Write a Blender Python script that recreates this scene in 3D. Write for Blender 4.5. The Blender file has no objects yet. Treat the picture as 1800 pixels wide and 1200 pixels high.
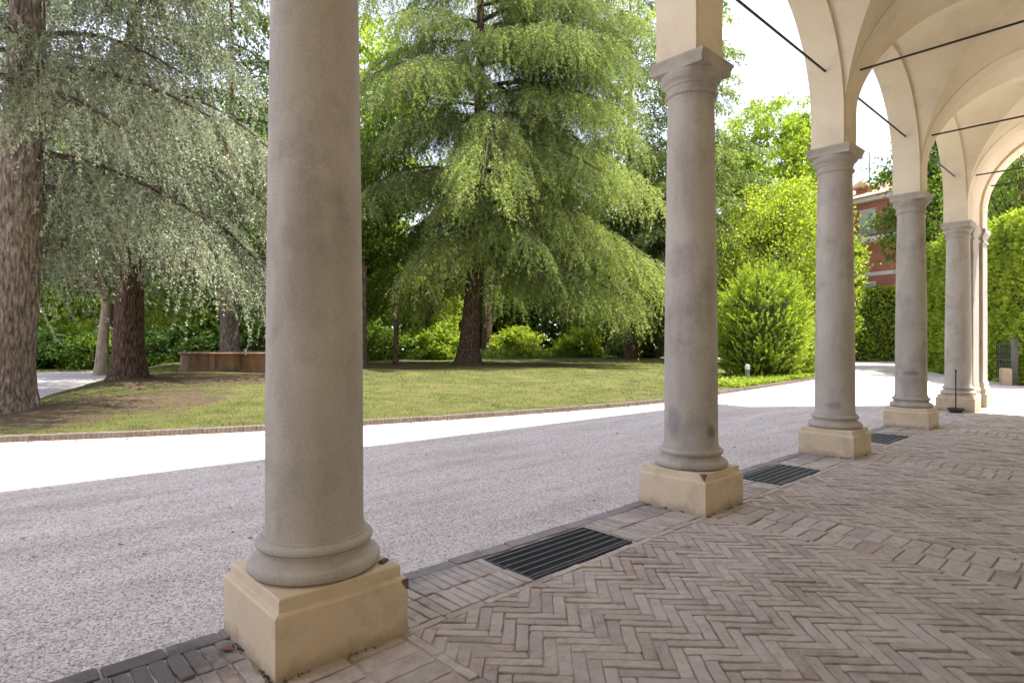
import bpy, math, random
import numpy as np
from mathutils import Vector, noise as mnoise

# ------------------------------------------------------------------ frame of reference
# x runs along the arcade, y from the arcade towards the garden, z up; brick floor at z = 0
S = 3.673                       # column spacing
TH = math.radians(47.08)        # view direction
FWD = np.array([math.cos(TH), math.sin(TH)])
RGT = np.array([math.sin(TH), -math.cos(TH)])
CAM = np.array([-1.373, -2.973])
CAMH = 1.5
sc = bpy.context.scene

# ------------------------------------------------------------------ camera
cam = bpy.data.objects.new('camera', bpy.data.cameras.new('camera'))
sc.collection.objects.link(cam)
cam.location = (CAM[0], CAM[1], CAMH)
cam.rotation_euler = (math.pi / 2, 0, TH - math.pi / 2)
cam.data.sensor_width = 36
cam.data.lens = 36 * 1056 / 1800
cam.data.clip_start = 0.05
cam.data.clip_end = 2000
sc.camera = cam

# ------------------------------------------------------------------ sky, sun, exposure
SUN_EL = math.radians(67)
SUN_H = np.array([0.78, -0.626])
world = bpy.data.worlds.new('World')
sc.world = world
world.use_nodes = True
wn, wl = world.node_tree.nodes, world.node_tree.links
wn.clear()
sky = wn.new('ShaderNodeTexSky')
sky.sky_type = 'NISHITA'
sky.sun_disc = False
sky.sun_elevation = SUN_EL
sky.sun_rotation = math.atan2(SUN_H[0], SUN_H[1])
sky.air_density = 1.0
sky.dust_density = 1.0
sky.ozone_density = 1.0
tc = wn.new('ShaderNodeTexCoord')
mp = wn.new('ShaderNodeMapping')
mp.inputs['Scale'].default_value = (1.2, 1.2, 4.5)
mp.inputs['Rotation'].default_value = (0.25, 0.1, 0.4)
cn = wn.new('ShaderNodeTexNoise')
cn.inputs['Scale'].default_value = 1.7
cn.inputs['Detail'].default_value = 9
cn.inputs['Roughness'].default_value = 0.62
cr = wn.new('ShaderNodeValToRGB')
cr.color_ramp.elements[0].position = 0.42
cr.color_ramp.elements[1].position = 0.72
cr.color_ramp.elements[0].color = (0.88, 0.88, 0.88, 1)
cr.color_ramp.elements[1].color = (0.97, 0.97, 0.97, 1)
cmix = wn.new('ShaderNodeMix')
cmix.data_type = 'RGBA'
cmix.inputs['B'].default_value = (1.55, 1.57, 1.98, 1)
bg = wn.new('ShaderNodeBackground')
bg.inputs['Strength'].default_value = 0.15
wo = wn.new('ShaderNodeOutputWorld')
wl.new(tc.outputs['Generated'], mp.inputs['Vector'])
wl.new(mp.outputs['Vector'], cn.inputs['Vector'])
wl.new(cn.outputs['Fac'], cr.inputs['Fac'])
wl.new(cr.outputs['Color'], cmix.inputs['Factor'])
wl.new(sky.outputs['Color'], cmix.inputs['A'])
wl.new(cmix.outputs['Result'], bg.inputs['Color'])
wl.new(bg.outputs['Background'], wo.inputs['Surface'])

sun = bpy.data.objects.new('sun', bpy.data.lights.new('sun', 'SUN'))
sc.collection.objects.link(sun)
sun.data.energy = 2.0
sun.data.angle = math.radians(0.55)
sun.data.color = (1.0, 0.955, 0.88)
sdir = Vector((SUN_H[0] * math.cos(SUN_EL), SUN_H[1] * math.cos(SUN_EL), math.sin(SUN_EL)))
sun.rotation_euler = sdir.to_track_quat('Z', 'Y').to_euler()

sc.view_settings.view_transform = 'Standard'
sc.view_settings.look = 'None'
sc.view_settings.gamma = 1
sc.view_settings.use_curve_mapping = False
sc.view_settings.exposure = 2.62
sc.render.engine = 'CYCLES'
sc.cycles.use_denoising = True
sc.cycles.max_bounces = 8
sc.cycles.diffuse_bounces = 5
sc.cycles.transmission_bounces = 4
sc.cycles.transparent_max_bounces = 4
sc.cycles.caustics_reflective = False
sc.cycles.caustics_refractive = False
sc.cycles.sample_clamp_indirect = 6

# ------------------------------------------------------------------ helpers
COL = sc.collection

def tag(o, label=None, cat=None, group=None, kind=None):
    if label: o['label'] = label
    if cat: o['category'] = cat
    if group: o['group'] = group
    if kind: o['kind'] = kind
    return o

def empty(name, loc=(0, 0, 0), rz=0.0):
    o = bpy.data.objects.new(name, None)
    COL.objects.link(o)
    o.location = loc
    o.rotation_euler = (0, 0, rz)
    o.empty_display_size = 0.2
    return o

def link(name, me, parent=None, loc=None, rot=None):
    o = bpy.data.objects.new(name, me)
    COL.objects.link(o)
    if parent: o.parent = parent
    if loc is not None: o.location = loc
    if rot is not None: o.rotation_euler = rot
    return o

class MB:
    """collects vertices and faces of one mesh"""
    def __init__(s): s.v = []; s.f = []
    def add(s, vs, fs):
        k = len(s.v); s.v += [tuple(p) for p in vs]; s.f += [tuple(i + k for i in f) for f in fs]; return s
    def box(s, x0, x1, y0, y1, z0, z1):
        return s.add([(x0,y0,z0),(x1,y0,z0),(x1,y1,z0),(x0,y1,z0),(x0,y0,z1),(x1,y0,z1),(x1,y1,z1),(x0,y1,z1)],
                     [(0,3,2,1),(4,5,6,7),(0,1,5,4),(1,2,6,5),(2,3,7,6),(3,0,4,7)])
    def frustum(s, cx, cy, layers, bottom=True, top=True):
        """square layers (half_x, half_y, z)"""
        k = len(s.v); n = len(layers)
        for hx, hy, z in layers:
            s.v += [(cx-hx,cy-hy,z),(cx+hx,cy-hy,z),(cx+hx,cy+hy,z),(cx-hx,cy+hy,z)]
        for i in range(n-1):
            for j in range(4):
                a = k+4*i+j; b = k+4*i+(j+1) % 4
                s.f.append((a, b, b+4, a+4))
        if bottom: s.f.append((k+3,k+2,k+1,k))
        if top: s.f.append((k+4*n-4,k+4*n-3,k+4*n-2,k+4*n-1))
        return s
    def lathe(s, prof, n=64, cx=0, cy=0, cap0=True, cap1=True):
        k = len(s.v); m = len(prof)
        for r, z in prof:
            for j in range(n):
                t = 2*math.pi*j/n
                s.v.append((cx+r*math.cos(t), cy+r*math.sin(t), z))
        for i in range(m-1):
            for j in range(n):
                a = k+i*n+j; b = k+i*n+(j+1) % n
                s.f.append((a, b, b+n, a+n))
        if cap0: s.f.append(tuple(k+j for j in reversed(range(n))))
        if cap1: s.f.append(tuple(k+(m-1)*n+j for j in range(n)))
        return s
    def tube(s, pts, rad, n=8, cap=True):
        pts = [Vector(p) for p in pts]
        k = len(s.v); m = len(pts)
        for i, p in enumerate(pts):
            t = (pts[min(i+1, m-1)] - pts[max(i-1, 0)]).normalized()
            u = t.cross(Vector((0, 0, 1)) if abs(t.z) < 0.9 else Vector((1, 0, 0))).normalized()
            w = t.cross(u)
            r = rad[i] if hasattr(rad, '__len__') else rad
            for j in range(n):
                a = 2*math.pi*j/n
                s.v.append(tuple(p + u*(r*math.cos(a)) + w*(r*math.sin(a))))
        for i in range(m-1):
            for j in range(n):
                a = k+i*n+j; b = k+i*n+(j+1) % n
                s.f.append((a, a+n, b+n, b))
        if cap:
            s.f.append(tuple(k+j for j in range(n)))
            s.f.append(tuple(k+(m-1)*n+j for j in reversed(range(n))))
        return s
    def mesh(s, name, mat, smooth=False):
        me = bpy.data.meshes.new(name)
        me.from_pydata(s.v, [], s.f)
        me.materials.append(mat)
        if smooth:
            me.polygons.foreach_set('use_smooth', [True]*len(me.polygons))
        me.update()
        return me
    def build(s, name, mat, parent=None, smooth=False, loc=None, rot=None, bevel=0):
        o = link(name, s.mesh(name, mat, smooth), parent, loc, rot)
        if smooth == 'auto':
            o.data.set_sharp_from_angle(angle=math.radians(38))
        if bevel:
            b = o.modifiers.new('bevel', 'BEVEL'); b.width = bevel; b.segments = 2; b.limit_method = 'ANGLE'; b.angle_limit = math.radians(40)
        return o

def np_mesh(name, verts, faces, mat, tint=None, smooth=False):
    """verts (n,3); faces (m,k) all with k corners"""
    verts = np.asarray(verts, np.float32); faces = np.asarray(faces, np.int32)
    m, k = faces.shape
    me = bpy.data.meshes.new(name)
    me.vertices.add(len(verts)); me.vertices.foreach_set('co', verts.ravel())
    me.loops.add(m*k); me.loops.foreach_set('vertex_index', faces.ravel())
    me.polygons.add(m); me.polygons.foreach_set('loop_start', np.arange(0, m*k, k, dtype=np.int32))
    if smooth: me.polygons.foreach_set('use_smooth', np.ones(m, bool))
    me.materials.append(mat)
    if tint is not None:
        at = me.attributes.new('tint', 'FLOAT', 'FACE'); at.data.foreach_set('value', np.asarray(tint, np.float32))
    me.update(calc_edges=True)
    return me

# ------------------------------------------------------------------ materials
def new_mat(name):
    m = bpy.data.materials.new(name); m.use_nodes = True
    nt = m.node_tree; nt.nodes.clear()
    return m, nt.nodes, nt.links

def ramp(N, stops):
    r = N.new('ShaderNodeValToRGB')
    while len(r.color_ramp.elements) < len(stops): r.color_ramp.elements.new(0.5)
    for e, (p, c) in zip(r.color_ramp.elements, stops):
        e.position = p; e.color = (*c, 1) if len(c) == 3 else c
    return r

def noise_tex(N, L, vec, scale, detail=5, rough=0.55, stretch=None):
    if stretch:
        mpn = N.new('ShaderNodeMapping'); mpn.inputs['Scale'].default_value = stretch
        L.new(vec, mpn.inputs['Vector']); vec = mpn.outputs['Vector']
    n = N.new('ShaderNodeTexNoise'); n.inputs['Scale'].default_value = scale
    n.inputs['Detail'].default_value = detail; n.inputs['Roughness'].default_value = rough
    L.new(vec, n.inputs['Vector'])
    return n.outputs['Fac']

def mixc(N, L, fac, a, b, mode='MIX'):
    x = N.new('ShaderNodeMix'); x.data_type = 'RGBA'; x.blend_type = mode
    for sock, val in ((x.inputs['Factor'], fac), (x.inputs['A'], a), (x.inputs['B'], b)):
        if isinstance(val, (int, float)): sock.default_value = val
        elif isinstance(val, tuple): sock.default_value = (*val, 1)
        else: L.new(val, sock)
    return x.outputs['Result']

def surface(name, stops, scale=3.0, rough=0.85, bump=0.3, bump_scale=40, stain=None, stain_scale=1.2, stain_amount=0.5, stretch=None, bump_stretch=None, dist=0.01, spec=0.3, speck=None, splash=None, marks=()):
    """mottled matt surface: colours from noise on world position, stains with their own shape, fine relief"""
    m, N, L = new_mat(name)
    g = N.new('ShaderNodeNewGeometry'); P = g.outputs['Position']
    f = noise_tex(N, L, P, scale, 6, 0.6, stretch)
    r = ramp(N, stops); L.new(f, r.inputs['Fac']); c = r.outputs['Color']
    if stain:
        sf = noise_tex(N, L, P, stain_scale, 7, 0.65)
        sr = ramp(N, [(0.52, (0, 0, 0)), (0.72, (stain_amount,)*3)]); L.new(sf, sr.inputs['Fac'])
        c = mixc(N, L, sr.outputs['Color'], c, stain)
    if marks: c = smudges(N, L, P, c, marks)
    if splash:
        sx = N.new('ShaderNodeSeparateXYZ'); L.new(P, sx.inputs[0])
        nf = noise_tex(N, L, P, 9, 6, 0.7)
        mm = N.new('ShaderNodeMath'); mm.operation = 'MULTIPLY_ADD'; mm.inputs[1].default_value = -0.22; L.new(nf, mm.inputs[0]); L.new(sx.outputs['Z'], mm.inputs[2])
        sr2 = ramp(N, [(0.0, (0.42,)*3), (0.07, (0.0,)*3)])
        m2 = N.new('ShaderNodeMath'); m2.operation = 'ADD'; m2.inputs[1].default_value = 0.10; L.new(mm.outputs[0], m2.inputs[0])
        L.new(m2.outputs[0], sr2.inputs['Fac'])
        c = mixc(N, L, sr2.outputs['Color'], c, splash)
    if speck:
        kf = noise_tex(N, L, P, 130, 3, 0.6)
        kr = ramp(N, [(0.35, (speck,)*3), (0.65, (1.0,)*3)]); L.new(kf, kr.inputs['Fac'])
        c = mixc(N, L, 1.0, c, kr.outputs['Color'], 'MULTIPLY')
    b = N.new('ShaderNodeBsdfPrincipled'); b.inputs['Roughness'].default_value = rough
    b.inputs['Specular IOR Level'].default_value = spec
    L.new(c, b.inputs['Base Color'])
    if bump:
        bf = noise_tex(N, L, P, bump_scale, 6, 0.65, bump_stretch)
        bn = N.new('ShaderNodeBump'); bn.inputs['Strength'].default_value = bump; bn.inputs['Distance'].default_value = dist
        L.new(bf, bn.inputs['Height']); L.new(bn.outputs['Normal'], b.inputs['Normal'])
    o = N.new('ShaderNodeOutputMaterial'); L.new(b.outputs['BSDF'], o.inputs['Surface'])
    return m

def smudges(N, L, P, c, marks):
    """single stains with ragged edges: (centre, size, colour, strength)"""
    nz = N.new('ShaderNodeTexNoise'); nz.inputs['Scale'].default_value = 7; nz.inputs['Detail'].default_value = 6; nz.inputs['Roughness'].default_value = 0.7
    L.new(P, nz.inputs['Vector'])
    for pt, size, col, amt in marks:
        sb = N.new('ShaderNodeVectorMath'); sb.operation = 'SUBTRACT'; L.new(P, sb.inputs[0]); sb.inputs[1].default_value = pt
        dv_ = N.new('ShaderNodeVectorMath'); dv_.operation = 'DIVIDE'; L.new(sb.outputs[0], dv_.inputs[0]); dv_.inputs[1].default_value = size
        ln = N.new('ShaderNodeVectorMath'); ln.operation = 'LENGTH'; L.new(dv_.outputs[0], ln.inputs[0])
        ma = N.new('ShaderNodeMath'); ma.operation = 'MULTIPLY_ADD'; ma.inputs[1].default_value = 1.1; L.new(nz.outputs['Fac'], ma.inputs[0]); L.new(ln.outputs['Value'], ma.inputs[2])
        hf = N.new('ShaderNodeMath'); hf.operation = 'MULTIPLY'; hf.inputs[1].default_value = 0.5; L.new(ma.outputs[0], hf.inputs[0])
        r = ramp(N, [(0.50, (amt,)*3), (0.80, (0, 0, 0))]); L.new(hf.outputs[0], r.inputs['Fac'])
        c = mixc(N, L, r.outputs['Color'], c, col)
    return c

def leaf_mat(name, dark, light, trans=0.35, dead=None):
    """leaf colour varies from leaf to leaf by the 'tint' attribute"""
    m, N, L = new_mat(name)
    at = N.new('ShaderNodeAttribute'); at.attribute_name = 'tint'
    st = [(0.0, dark), (1.0, light)] if not dead else [(0.0, dead), (0.06, dead), (0.08, dark), (1.0, light)]
    r = ramp(N, st); L.new(at.outputs['Fac'], r.inputs['Fac'])
    d = N.new('ShaderNodeBsdfPrincipled'); d.inputs['Roughness'].default_value = 0.5
    d.inputs['Specular IOR Level'].default_value = 0.25
    t = N.new('ShaderNodeBsdfTranslucent')
    tcol = mixc(N, L, 1.0, r.outputs['Color'], (1.15, 1.2, 0.55), 'MULTIPLY')
    L.new(r.outputs['Color'], d.inputs['Base Color']); L.new(tcol, t.inputs['Color'])
    x = N.new('ShaderNodeMixShader'); x.inputs['Fac'].default_value = trans
    L.new(d.outputs['BSDF'], x.inputs[1]); L.new(t.outputs['BSDF'], x.inputs[2])
    o = N.new('ShaderNodeOutputMaterial'); L.new(x.outputs['Shader'], o.inputs['Surface'])
    return m

def plain(name, col, rough=0.5, metal=0.0):
    m, N, L = new_mat(name)
    g = N.new('ShaderNodeNewGeometry')
    f = noise_tex(N, L, g.outputs['Position'], 25, 4)
    r = ramp(N, [(0.3, tuple(c*0.8 for c in col)), (0.7, tuple(min(1, c*1.15) for c in col))]); L.new(f, r.inputs['Fac'])
    b = N.new('ShaderNodeBsdfPrincipled'); b.inputs['Roughness'].default_value = rough; b.inputs['Metallic'].default_value = metal
    L.new(r.outputs['Color'], b.inputs['Base Color'])
    o = N.new('ShaderNodeOutputMaterial'); L.new(b.outputs['BSDF'], o.inputs['Surface'])
    return m

M = {}
M['stone'] = surface('column_stone', [(0.3, (0.42, 0.385, 0.325)), (0.5, (0.51, 0.468, 0.40)), (0.72, (0.58, 0.535, 0.465))], 4.5, 0.8, 0.35, 30,
                     stain=(0.22, 0.20, 0.185), stain_scale=2.4, stain_amount=0.55, stretch=(1, 1, 0.3), bump_stretch=(1, 1, 6), dist=0.01, speck=0.80, marks=[((10.79, -0.05, 0.95), (0.14, 0.14, 0.05), (0.20, 0.19, 0.18), 0.7), ((10.80, 0.0, 0.80), (0.2, 0.2, 0.14), (0.33, 0.31, 0.29), 0.5),
    ((3.625, -0.237, 0.68), (0.07, 0.07, 0.09), (0.17, 0.16, 0.15), 0.8), ((3.43, 0.04, 0.76), (0.1, 0.1, 0.2), (0.27, 0.26, 0.25), 0.6), ((7.117, -0.078, 0.66), (0.1, 0.12, 0.06), (0.28, 0.26, 0.24), 0.6),
    ((-0.15, -0.19, 1.9), (0.12, 0.12, 0.5), (0.34, 0.30, 0.26), 0.45), ((-0.2, 0.1, 1.0), (0.15, 0.15, 0.3), (0.36, 0.32, 0.28), 0.4)])
M['plinth'] = surface('plinth_plaster', [(0.3, (0.62, 0.51, 0.345)), (0.7, (0.72, 0.61, 0.435))], 3.5, 0.75, 0.25, 45,
                      stain=(0.40, 0.32, 0.225), stain_scale=3.3, stain_amount=0.7, splash=(0.13, 0.105, 0.075), dist=0.004)
M['chip'] = surface('chipped_render', [(0.3, (0.10, 0.085, 0.07)), (0.7, (0.22, 0.19, 0.16))], 60, 0.95, 0.6, 60)
M['vault'] = surface('vault_plaster', [(0.3, (0.75, 0.655, 0.47)), (0.5, (0.80, 0.71, 0.53)), (0.7, (0.83, 0.75, 0.58))], 1.8, 0.85, 0.22, 22,
                     stain=(0.60, 0.50, 0.35), stain_scale=1.3, stain_amount=0.7, dist=0.006)
M['iron'] = plain('dark_iron', (0.035, 0.028, 0.026), 0.55, 0.3)
M['gravel'] = None
M['grate'] = plain('galvanised_dark', (0.09, 0.095, 0.11), 0.45, 0.6)
M['grate_bright'] = plain('galvanised_bright', (0.42, 0.43, 0.45), 0.4, 0.7)
M['pit'] = plain('pit_concrete', (0.03, 0.03, 0.032), 0.9)
M['mortar'] = surface('dusty_mortar', [(0.3, (0.40, 0.34, 0.305)), (0.7, (0.52, 0.455, 0.415))], 7, 0.95, 0.7, 60, stain=(0.26, 0.22, 0.19), stain_scale=2.4, stain_amount=0.6)

def brick_mat(name, cols, dust=(0.63, 0.56, 0.505), marks=()):
    m, N, L = new_mat(name)
    g = N.new('ShaderNodeNewGeometry'); P = g.outputs['Position']
    oi = N.new('ShaderNodeObjectInfo'); at = N.new('ShaderNodeAttribute'); at.attribute_name = 'tint'
    ad = N.new('ShaderNodeMath'); ad.operation = 'ADD'
    L.new(oi.outputs['Random'], ad.inputs[0]); L.new(at.outputs['Fac'], ad.inputs[1])
    fr = N.new('ShaderNodeMath'); fr.operation = 'FRACT'; L.new(ad.outputs[0], fr.inputs[0])
    r = ramp(N, cols); L.new(fr.outputs[0], r.inputs['Fac'])
    f2 = noise_tex(N, L, P, 13, 8, 0.72)
    r2 = ramp(N, [(0.32, (0.66, 0.64, 0.63)), (0.5, (1.0, 0.99, 0.98)), (0.68, (1.2, 1.19, 1.18))]); L.new(f2, r2.inputs['Fac'])
    c = mixc(N, L, 1.0, r.outputs['Color'], r2.outputs['Color'], 'MULTIPLY')
    # pale trodden dust in patches that run across the joints
    f3 = noise_tex(N, L, P, 1.7, 6, 0.7)
    r3 = ramp(N, [(0.42, (0, 0, 0)), (0.68, (0.75,)*3)]); L.new(f3, r3.inputs['Fac'])
    c = mixc(N, L, r3.outputs['Color'], c, dust)
    f4 = noise_tex(N, L, P, 2.3, 5, 0.7)
    r4 = ramp(N, [(0.60, (0, 0, 0)), (0.75, (0.4,)*3)]); L.new(f4, r4.inputs['Fac'])
    c = mixc(N, L, r4.outputs['Color'], c, (0.17, 0.145, 0.135))
    if marks: c = smudges(N, L, P, c, marks)
    b = N.new('ShaderNodeBsdfPrincipled'); b.inputs['Roughness'].default_value = 0.8
    b.inputs['Specular IOR Level'].default_value = 0.35
    L.new(c, b.inputs['Base Color'])
    bf = noise_tex(N, L, P, 32, 9, 0.75)
    bn = N.new('ShaderNodeBump'); bn.inputs['Strength'].default_value = 0.95; bn.inputs['Distance'].default_value = 0.016
    L.new(bf, bn.inputs['Height']); L.new(bn.outputs['Normal'], b.inputs['Normal'])
    o = N.new('ShaderNodeOutputMaterial'); L.new(b.outputs['BSDF'], o.inputs['Surface'])
    return m

DAMP = [((-0.75, 0.15, 0.0), (0.55, 0.38, 1.0), (0.105, 0.10, 0.095), 0.85), ((0.75, 0.30, 0.0), (0.5, 0.22, 1.0), (0.24, 0.225, 0.215), 0.6), ((3.2, 0.15, 0.0), (0.4, 0.3, 1.0), (0.22, 0.205, 0.195), 0.6), ((6.8, 0.1, 0.0), (0.5, 0.3, 1.0), (0.22, 0.21, 0.19), 0.6)]
M['brick'] = brick_mat('floor_brick', [(0.0, (0.40, 0.345, 0.30)), (0.3, (0.51, 0.445, 0.385)), (0.6, (0.58, 0.515, 0.45)), (0.85, (0.46, 0.425, 0.385)), (0.93, (0.37, 0.335, 0.305)), (1.0, (0.50, 0.395, 0.315))], marks=DAMP)
M['edging'] = brick_mat('grey_edging', [(0.0, (0.25, 0.235, 0.23)), (0.5, (0.33, 0.305, 0.295)), (1.0, (0.28, 0.26, 0.25))], (0.38, 0.35, 0.335), marks=DAMP)
M['kerb'] = brick_mat('kerb_brick', [(0.0, (0.13, 0.10, 0.085)), (0.5, (0.19, 0.15, 0.125)), (1.0, (0.16, 0.135, 0.12))], (0.22, 0.18, 0.15))

def gravel_mat():
    m, N, L = new_mat('crushed_gravel')
    g = N.new('ShaderNodeNewGeometry'); P = g.outputs['Position']
    v = N.new('ShaderNodeTexVoronoi'); v.inputs['Scale'].default_value = 85; L.new(P, v.inputs['Vector'])
    r = ramp(N, [(0.0, (0.24, 0.22, 0.21)), (0.18, (0.50, 0.46, 0.44)), (0.4, (0.66, 0.62, 0.595)), (0.8, (0.76, 0.72, 0.69)), (1.0, (0.86, 0.83, 0.81))])
    sx = N.new('ShaderNodeSeparateColor'); L.new(v.outputs['Color'], sx.inputs['Color']); L.new(sx.outputs[0], r.inputs['Fac'])
    f = noise_tex(N, L, P, 0.9, 8, 0.68, (0.45, 2.4, 1))
    r2 = ramp(N, [(0.34, (0.80, 0.765, 0.73)), (0.5, (0.97, 0.95, 0.93)), (0.66, (1.08, 1.06, 1.05))]); L.new(f, r2.inputs['Fac'])
    c = mixc(N, L, 1.0, r.outputs['Color'], r2.outputs['Color'], 'MULTIPLY')
    f3 = noise_tex(N, L, P, 2.6, 8, 0.75)
    r3 = ramp(N, [(0.60, (0, 0, 0)), (0.74, (0.65,)*3)]); L.new(f3, r3.inputs['Fac'])
    c = mixc(N, L, r3.outputs['Color'], c, (0.36, 0.30, 0.22))
    b = N.new('ShaderNodeBsdfPrincipled'); b.inputs['Roughness'].default_value = 0.95
    b.inputs['Specular IOR Level'].default_value = 0.2
    L.new(c, b.inputs['Base Color'])
    f5 = noise_tex(N, L, P, 6, 6, 0.7)
    ma = N.new('ShaderNodeMath'); ma.operation = 'MULTIPLY_ADD'; ma.inputs[1].default_value = 2.0
    L.new(f5, ma.inputs[0]); L.new(v.outputs['Distance'], ma.inputs[2])
    bn = N.new('ShaderNodeBump'); bn.inputs['Strength'].default_value = 0.7; bn.inputs['Distance'].default_value = 0.012
    bn.invert = True
    L.new(ma.outputs[0], bn.inputs['Height']); L.new(bn.outputs['Normal'], b.inputs['Normal'])
    o = N.new('ShaderNodeOutputMaterial'); L.new(b.outputs['BSDF'], o.inputs['Surface'])
    return m
M['gravel'] = gravel_mat()
M['pebble'] = brick_mat('loose_pebble', [(0.0, (0.36, 0.33, 0.32)), (0.5, (0.55, 0.52, 0.50)), (1.0, (0.72, 0.69, 0.66))])

def lawn_mat():
    m, N, L = new_mat('lawn_turf')
    g = N.new('ShaderNodeNewGeometry'); P = g.outputs['Position']
    f = noise_tex(N, L, P, 1.1, 8, 0.7)
    r = ramp(N, [(0.30, (0.065, 0.085, 0.022)), (0.5, (0.125, 0.135, 0.042)), (0.72, (0.20, 0.175, 0.075))]); L.new(f, r.inputs['Fac'])
    at = N.new('ShaderNodeAttribute'); at.attribute_name = 'litter'
    f2 = noise_tex(N, L, P, 2.2, 8, 0.7)
    ml = N.new('ShaderNodeMath'); ml.operation = 'MULTIPLY_ADD'; ml.inputs[1].default_value = 2.6
    sh = N.new('ShaderNodeMath'); sh.operation = 'SUBTRACT'; sh.inputs[1].default_value = 0.72; L.new(at.outputs['Fac'], sh.inputs[0])
    L.new(f2, ml.inputs[0]); L.new(sh.outputs[0], ml.inputs[2])
    r2 = ramp(N, [(0.88, (0, 0, 0)), (1.15, (1, 1, 1))]); 
    ms = N.new('ShaderNodeMath'); ms.operation = 'MULTIPLY'; ms.inputs[1].default_value = 0.75
    L.new(ml.outputs[0], ms.inputs[0]); r2.color_ramp.elements[0].position = 0.64; r2.color_ramp.elements[1].position = 0.84
    L.new(ms.outputs[0], r2.inputs['Fac'])
    f3 = noise_tex(N, L, P, 9, 6, 0.7)
    r3 = ramp(N, [(0.3, (0.06, 0.043, 0.029)), (0.7, (0.16, 0.115, 0.078))]); L.new(f3, r3.inputs['Fac'])
    c = mixc(N, L, r2.outputs['Color'], r.outputs['Color'], r3.outputs['Color'])
    b = N.new('ShaderNodeBsdfPrincipled'); b.inputs['Roughness'].default_value = 0.95; b.inputs['Specular IOR Level'].default_value = 0.1
    L.new(c, b.inputs['Base Color'])
    bf = noise_tex(N, L, P, 22, 6, 0.8)
    bn = N.new('ShaderNodeBump'); bn.inputs['Strength'].default_value = 0.9; bn.inputs['Distance'].default_value = 0.05
    L.new(bf, bn.inputs['Height']); L.new(bn.outputs['Normal'], b.inputs['Normal'])
    o = N.new('ShaderNodeOutputMaterial'); L.new(b.outputs['BSDF'], o.inputs['Surface'])
    return m
M['lawn'] = lawn_mat()
M['grass'] = leaf_mat('grass_blade', (0.06, 0.09, 0.022), (0.26, 0.235, 0.09), 0.3)
M['bark_grey'] = surface('cedar_bark_grey', [(0.35, (0.07, 0.054, 0.043)), (0.5, (0.195, 0.155, 0.125)), (0.65, (0.35, 0.295, 0.25))], 14, 0.95, 1.0, 22, stretch=(1.6, 1.6, 0.35), bump_stretch=(1.4, 1.4, 0.4), dist=0.05, spec=0.1)
M['bark_red'] = surface('cedar_bark_red', [(0.35, (0.03, 0.02, 0.016)), (0.5, (0.11, 0.072, 0.054)), (0.65, (0.22, 0.15, 0.11))], 14, 0.95, 1.0, 22, stretch=(1.6, 1.6, 0.35), bump_stretch=(1.4, 1.4, 0.4), dist=0.05, spec=0.1)
M['bark_pale'] = surface('pale_bark', [(0.3, (0.20, 0.155, 0.11)), (0.7, (0.42, 0.34, 0.25))], 6, 0.9, 0.7, 18, stretch=(1.5, 1.5, 0.5), dist=0.03, spec=0.1)
M['needle_silver'] = leaf_mat('silver_needles', (0.06, 0.085, 0.055), (0.52, 0.56, 0.43), 0.22, dead=(0.16, 0.115, 0.085))
M['needle_green'] = leaf_mat('green_needles', (0.085, 0.145, 0.04), (0.46, 0.53, 0.18), 0.36, dead=(0.19, 0.14, 0.105))
M['needle_dark'] = leaf_mat('dark_needles', (0.05, 0.09, 0.032), (0.20, 0.27, 0.085), 0.3, dead=(0.14, 0.10, 0.075))
M['leaf_mid'] = leaf_mat('mid_green_leaf', (0.065, 0.12, 0.018), (0.24, 0.34, 0.055), 0.5)
M['leaf_dark'] = leaf_mat('dark_green_leaf', (0.025, 0.055, 0.012), (0.085, 0.15, 0.028), 0.4)
M['leaf_lime'] = leaf_mat('lime_leaf', (0.17, 0.25, 0.025), (0.54, 0.60, 0.09), 0.5)
M['leaf_bright'] = leaf_mat('bright_green_leaf', (0.125, 0.215, 0.024), (0.48, 0.56, 0.08), 0.5)
M['twig'] = surface('branch_bark', [(0.3, (0.045, 0.035, 0.028)), (0.7, (0.11, 0.085, 0.07))], 12, 0.95, 0.5, 30, spec=0.1)

# ------------------------------------------------------------------ ground
KP = np.array([(-14, 16.5), (-9, 13.5), (-4, 10.6), (-0.86, 8.875), (2.456, 7.377), (4.078, 6.825), (7.5, 5.95), (11.489, 5.377), (15.04, 5.62), (19.5, 5.95),
               (23.6, 6.33), (28, 7.0), (32, 8.3), (35, 10.6), (37.5, 15), (40, 22), (44, 34)])
def smooth_kerb(a):
    # monotone-x Catmull-Rom through the kerb points
    a = np.asarray(a, float)
    i = np.clip(np.searchsorted(KP[:, 0], a) - 1, 0, len(KP) - 2)
    x0, x1 = KP[i, 0], KP[i+1, 0]; y0, y1 = KP[i, 1], KP[i+1, 1]
    sl = np.gradient(KP[:, 1], KP[:, 0])
    t = np.clip((a - x0)/(x1 - x0), 0, 1); h = x1 - x0
    return (2*t**3-3*t**2+1)*y0 + (t**3-2*t**2+t)*h*sl[i] + (-2*t**3+3*t**2)*y1 + (t**3-t**2)*h*sl[i+1]
def sstep(x): x = np.clip(x, 0, 1); return x*x*(3-2*x)
def lawn_z(a, b):
    a = np.asarray(a, float); b = np.asarray(b, float)
    d = b - smooth_kerb(a)
    z = 0.055 + 0.30*sstep(d/11.0) + 0.02*np.sin(a*1.3+b*0.7) + 0.015*np.sin(a*0.6-b*1.9)
    e = (a - (-0.25 + (b-17.2)*0.327))*0.95
    near = sstep((e + 0.3)/2.8)
    left = np.where(b > 11.5, near, 1.0)
    mound = z*left - 0.10*(1-left)
    far = -0.10 + 0.17*sstep((b - (37.0 - 0.3*(a+8)))/1.5)
    return np.maximum(mound, far)

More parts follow.
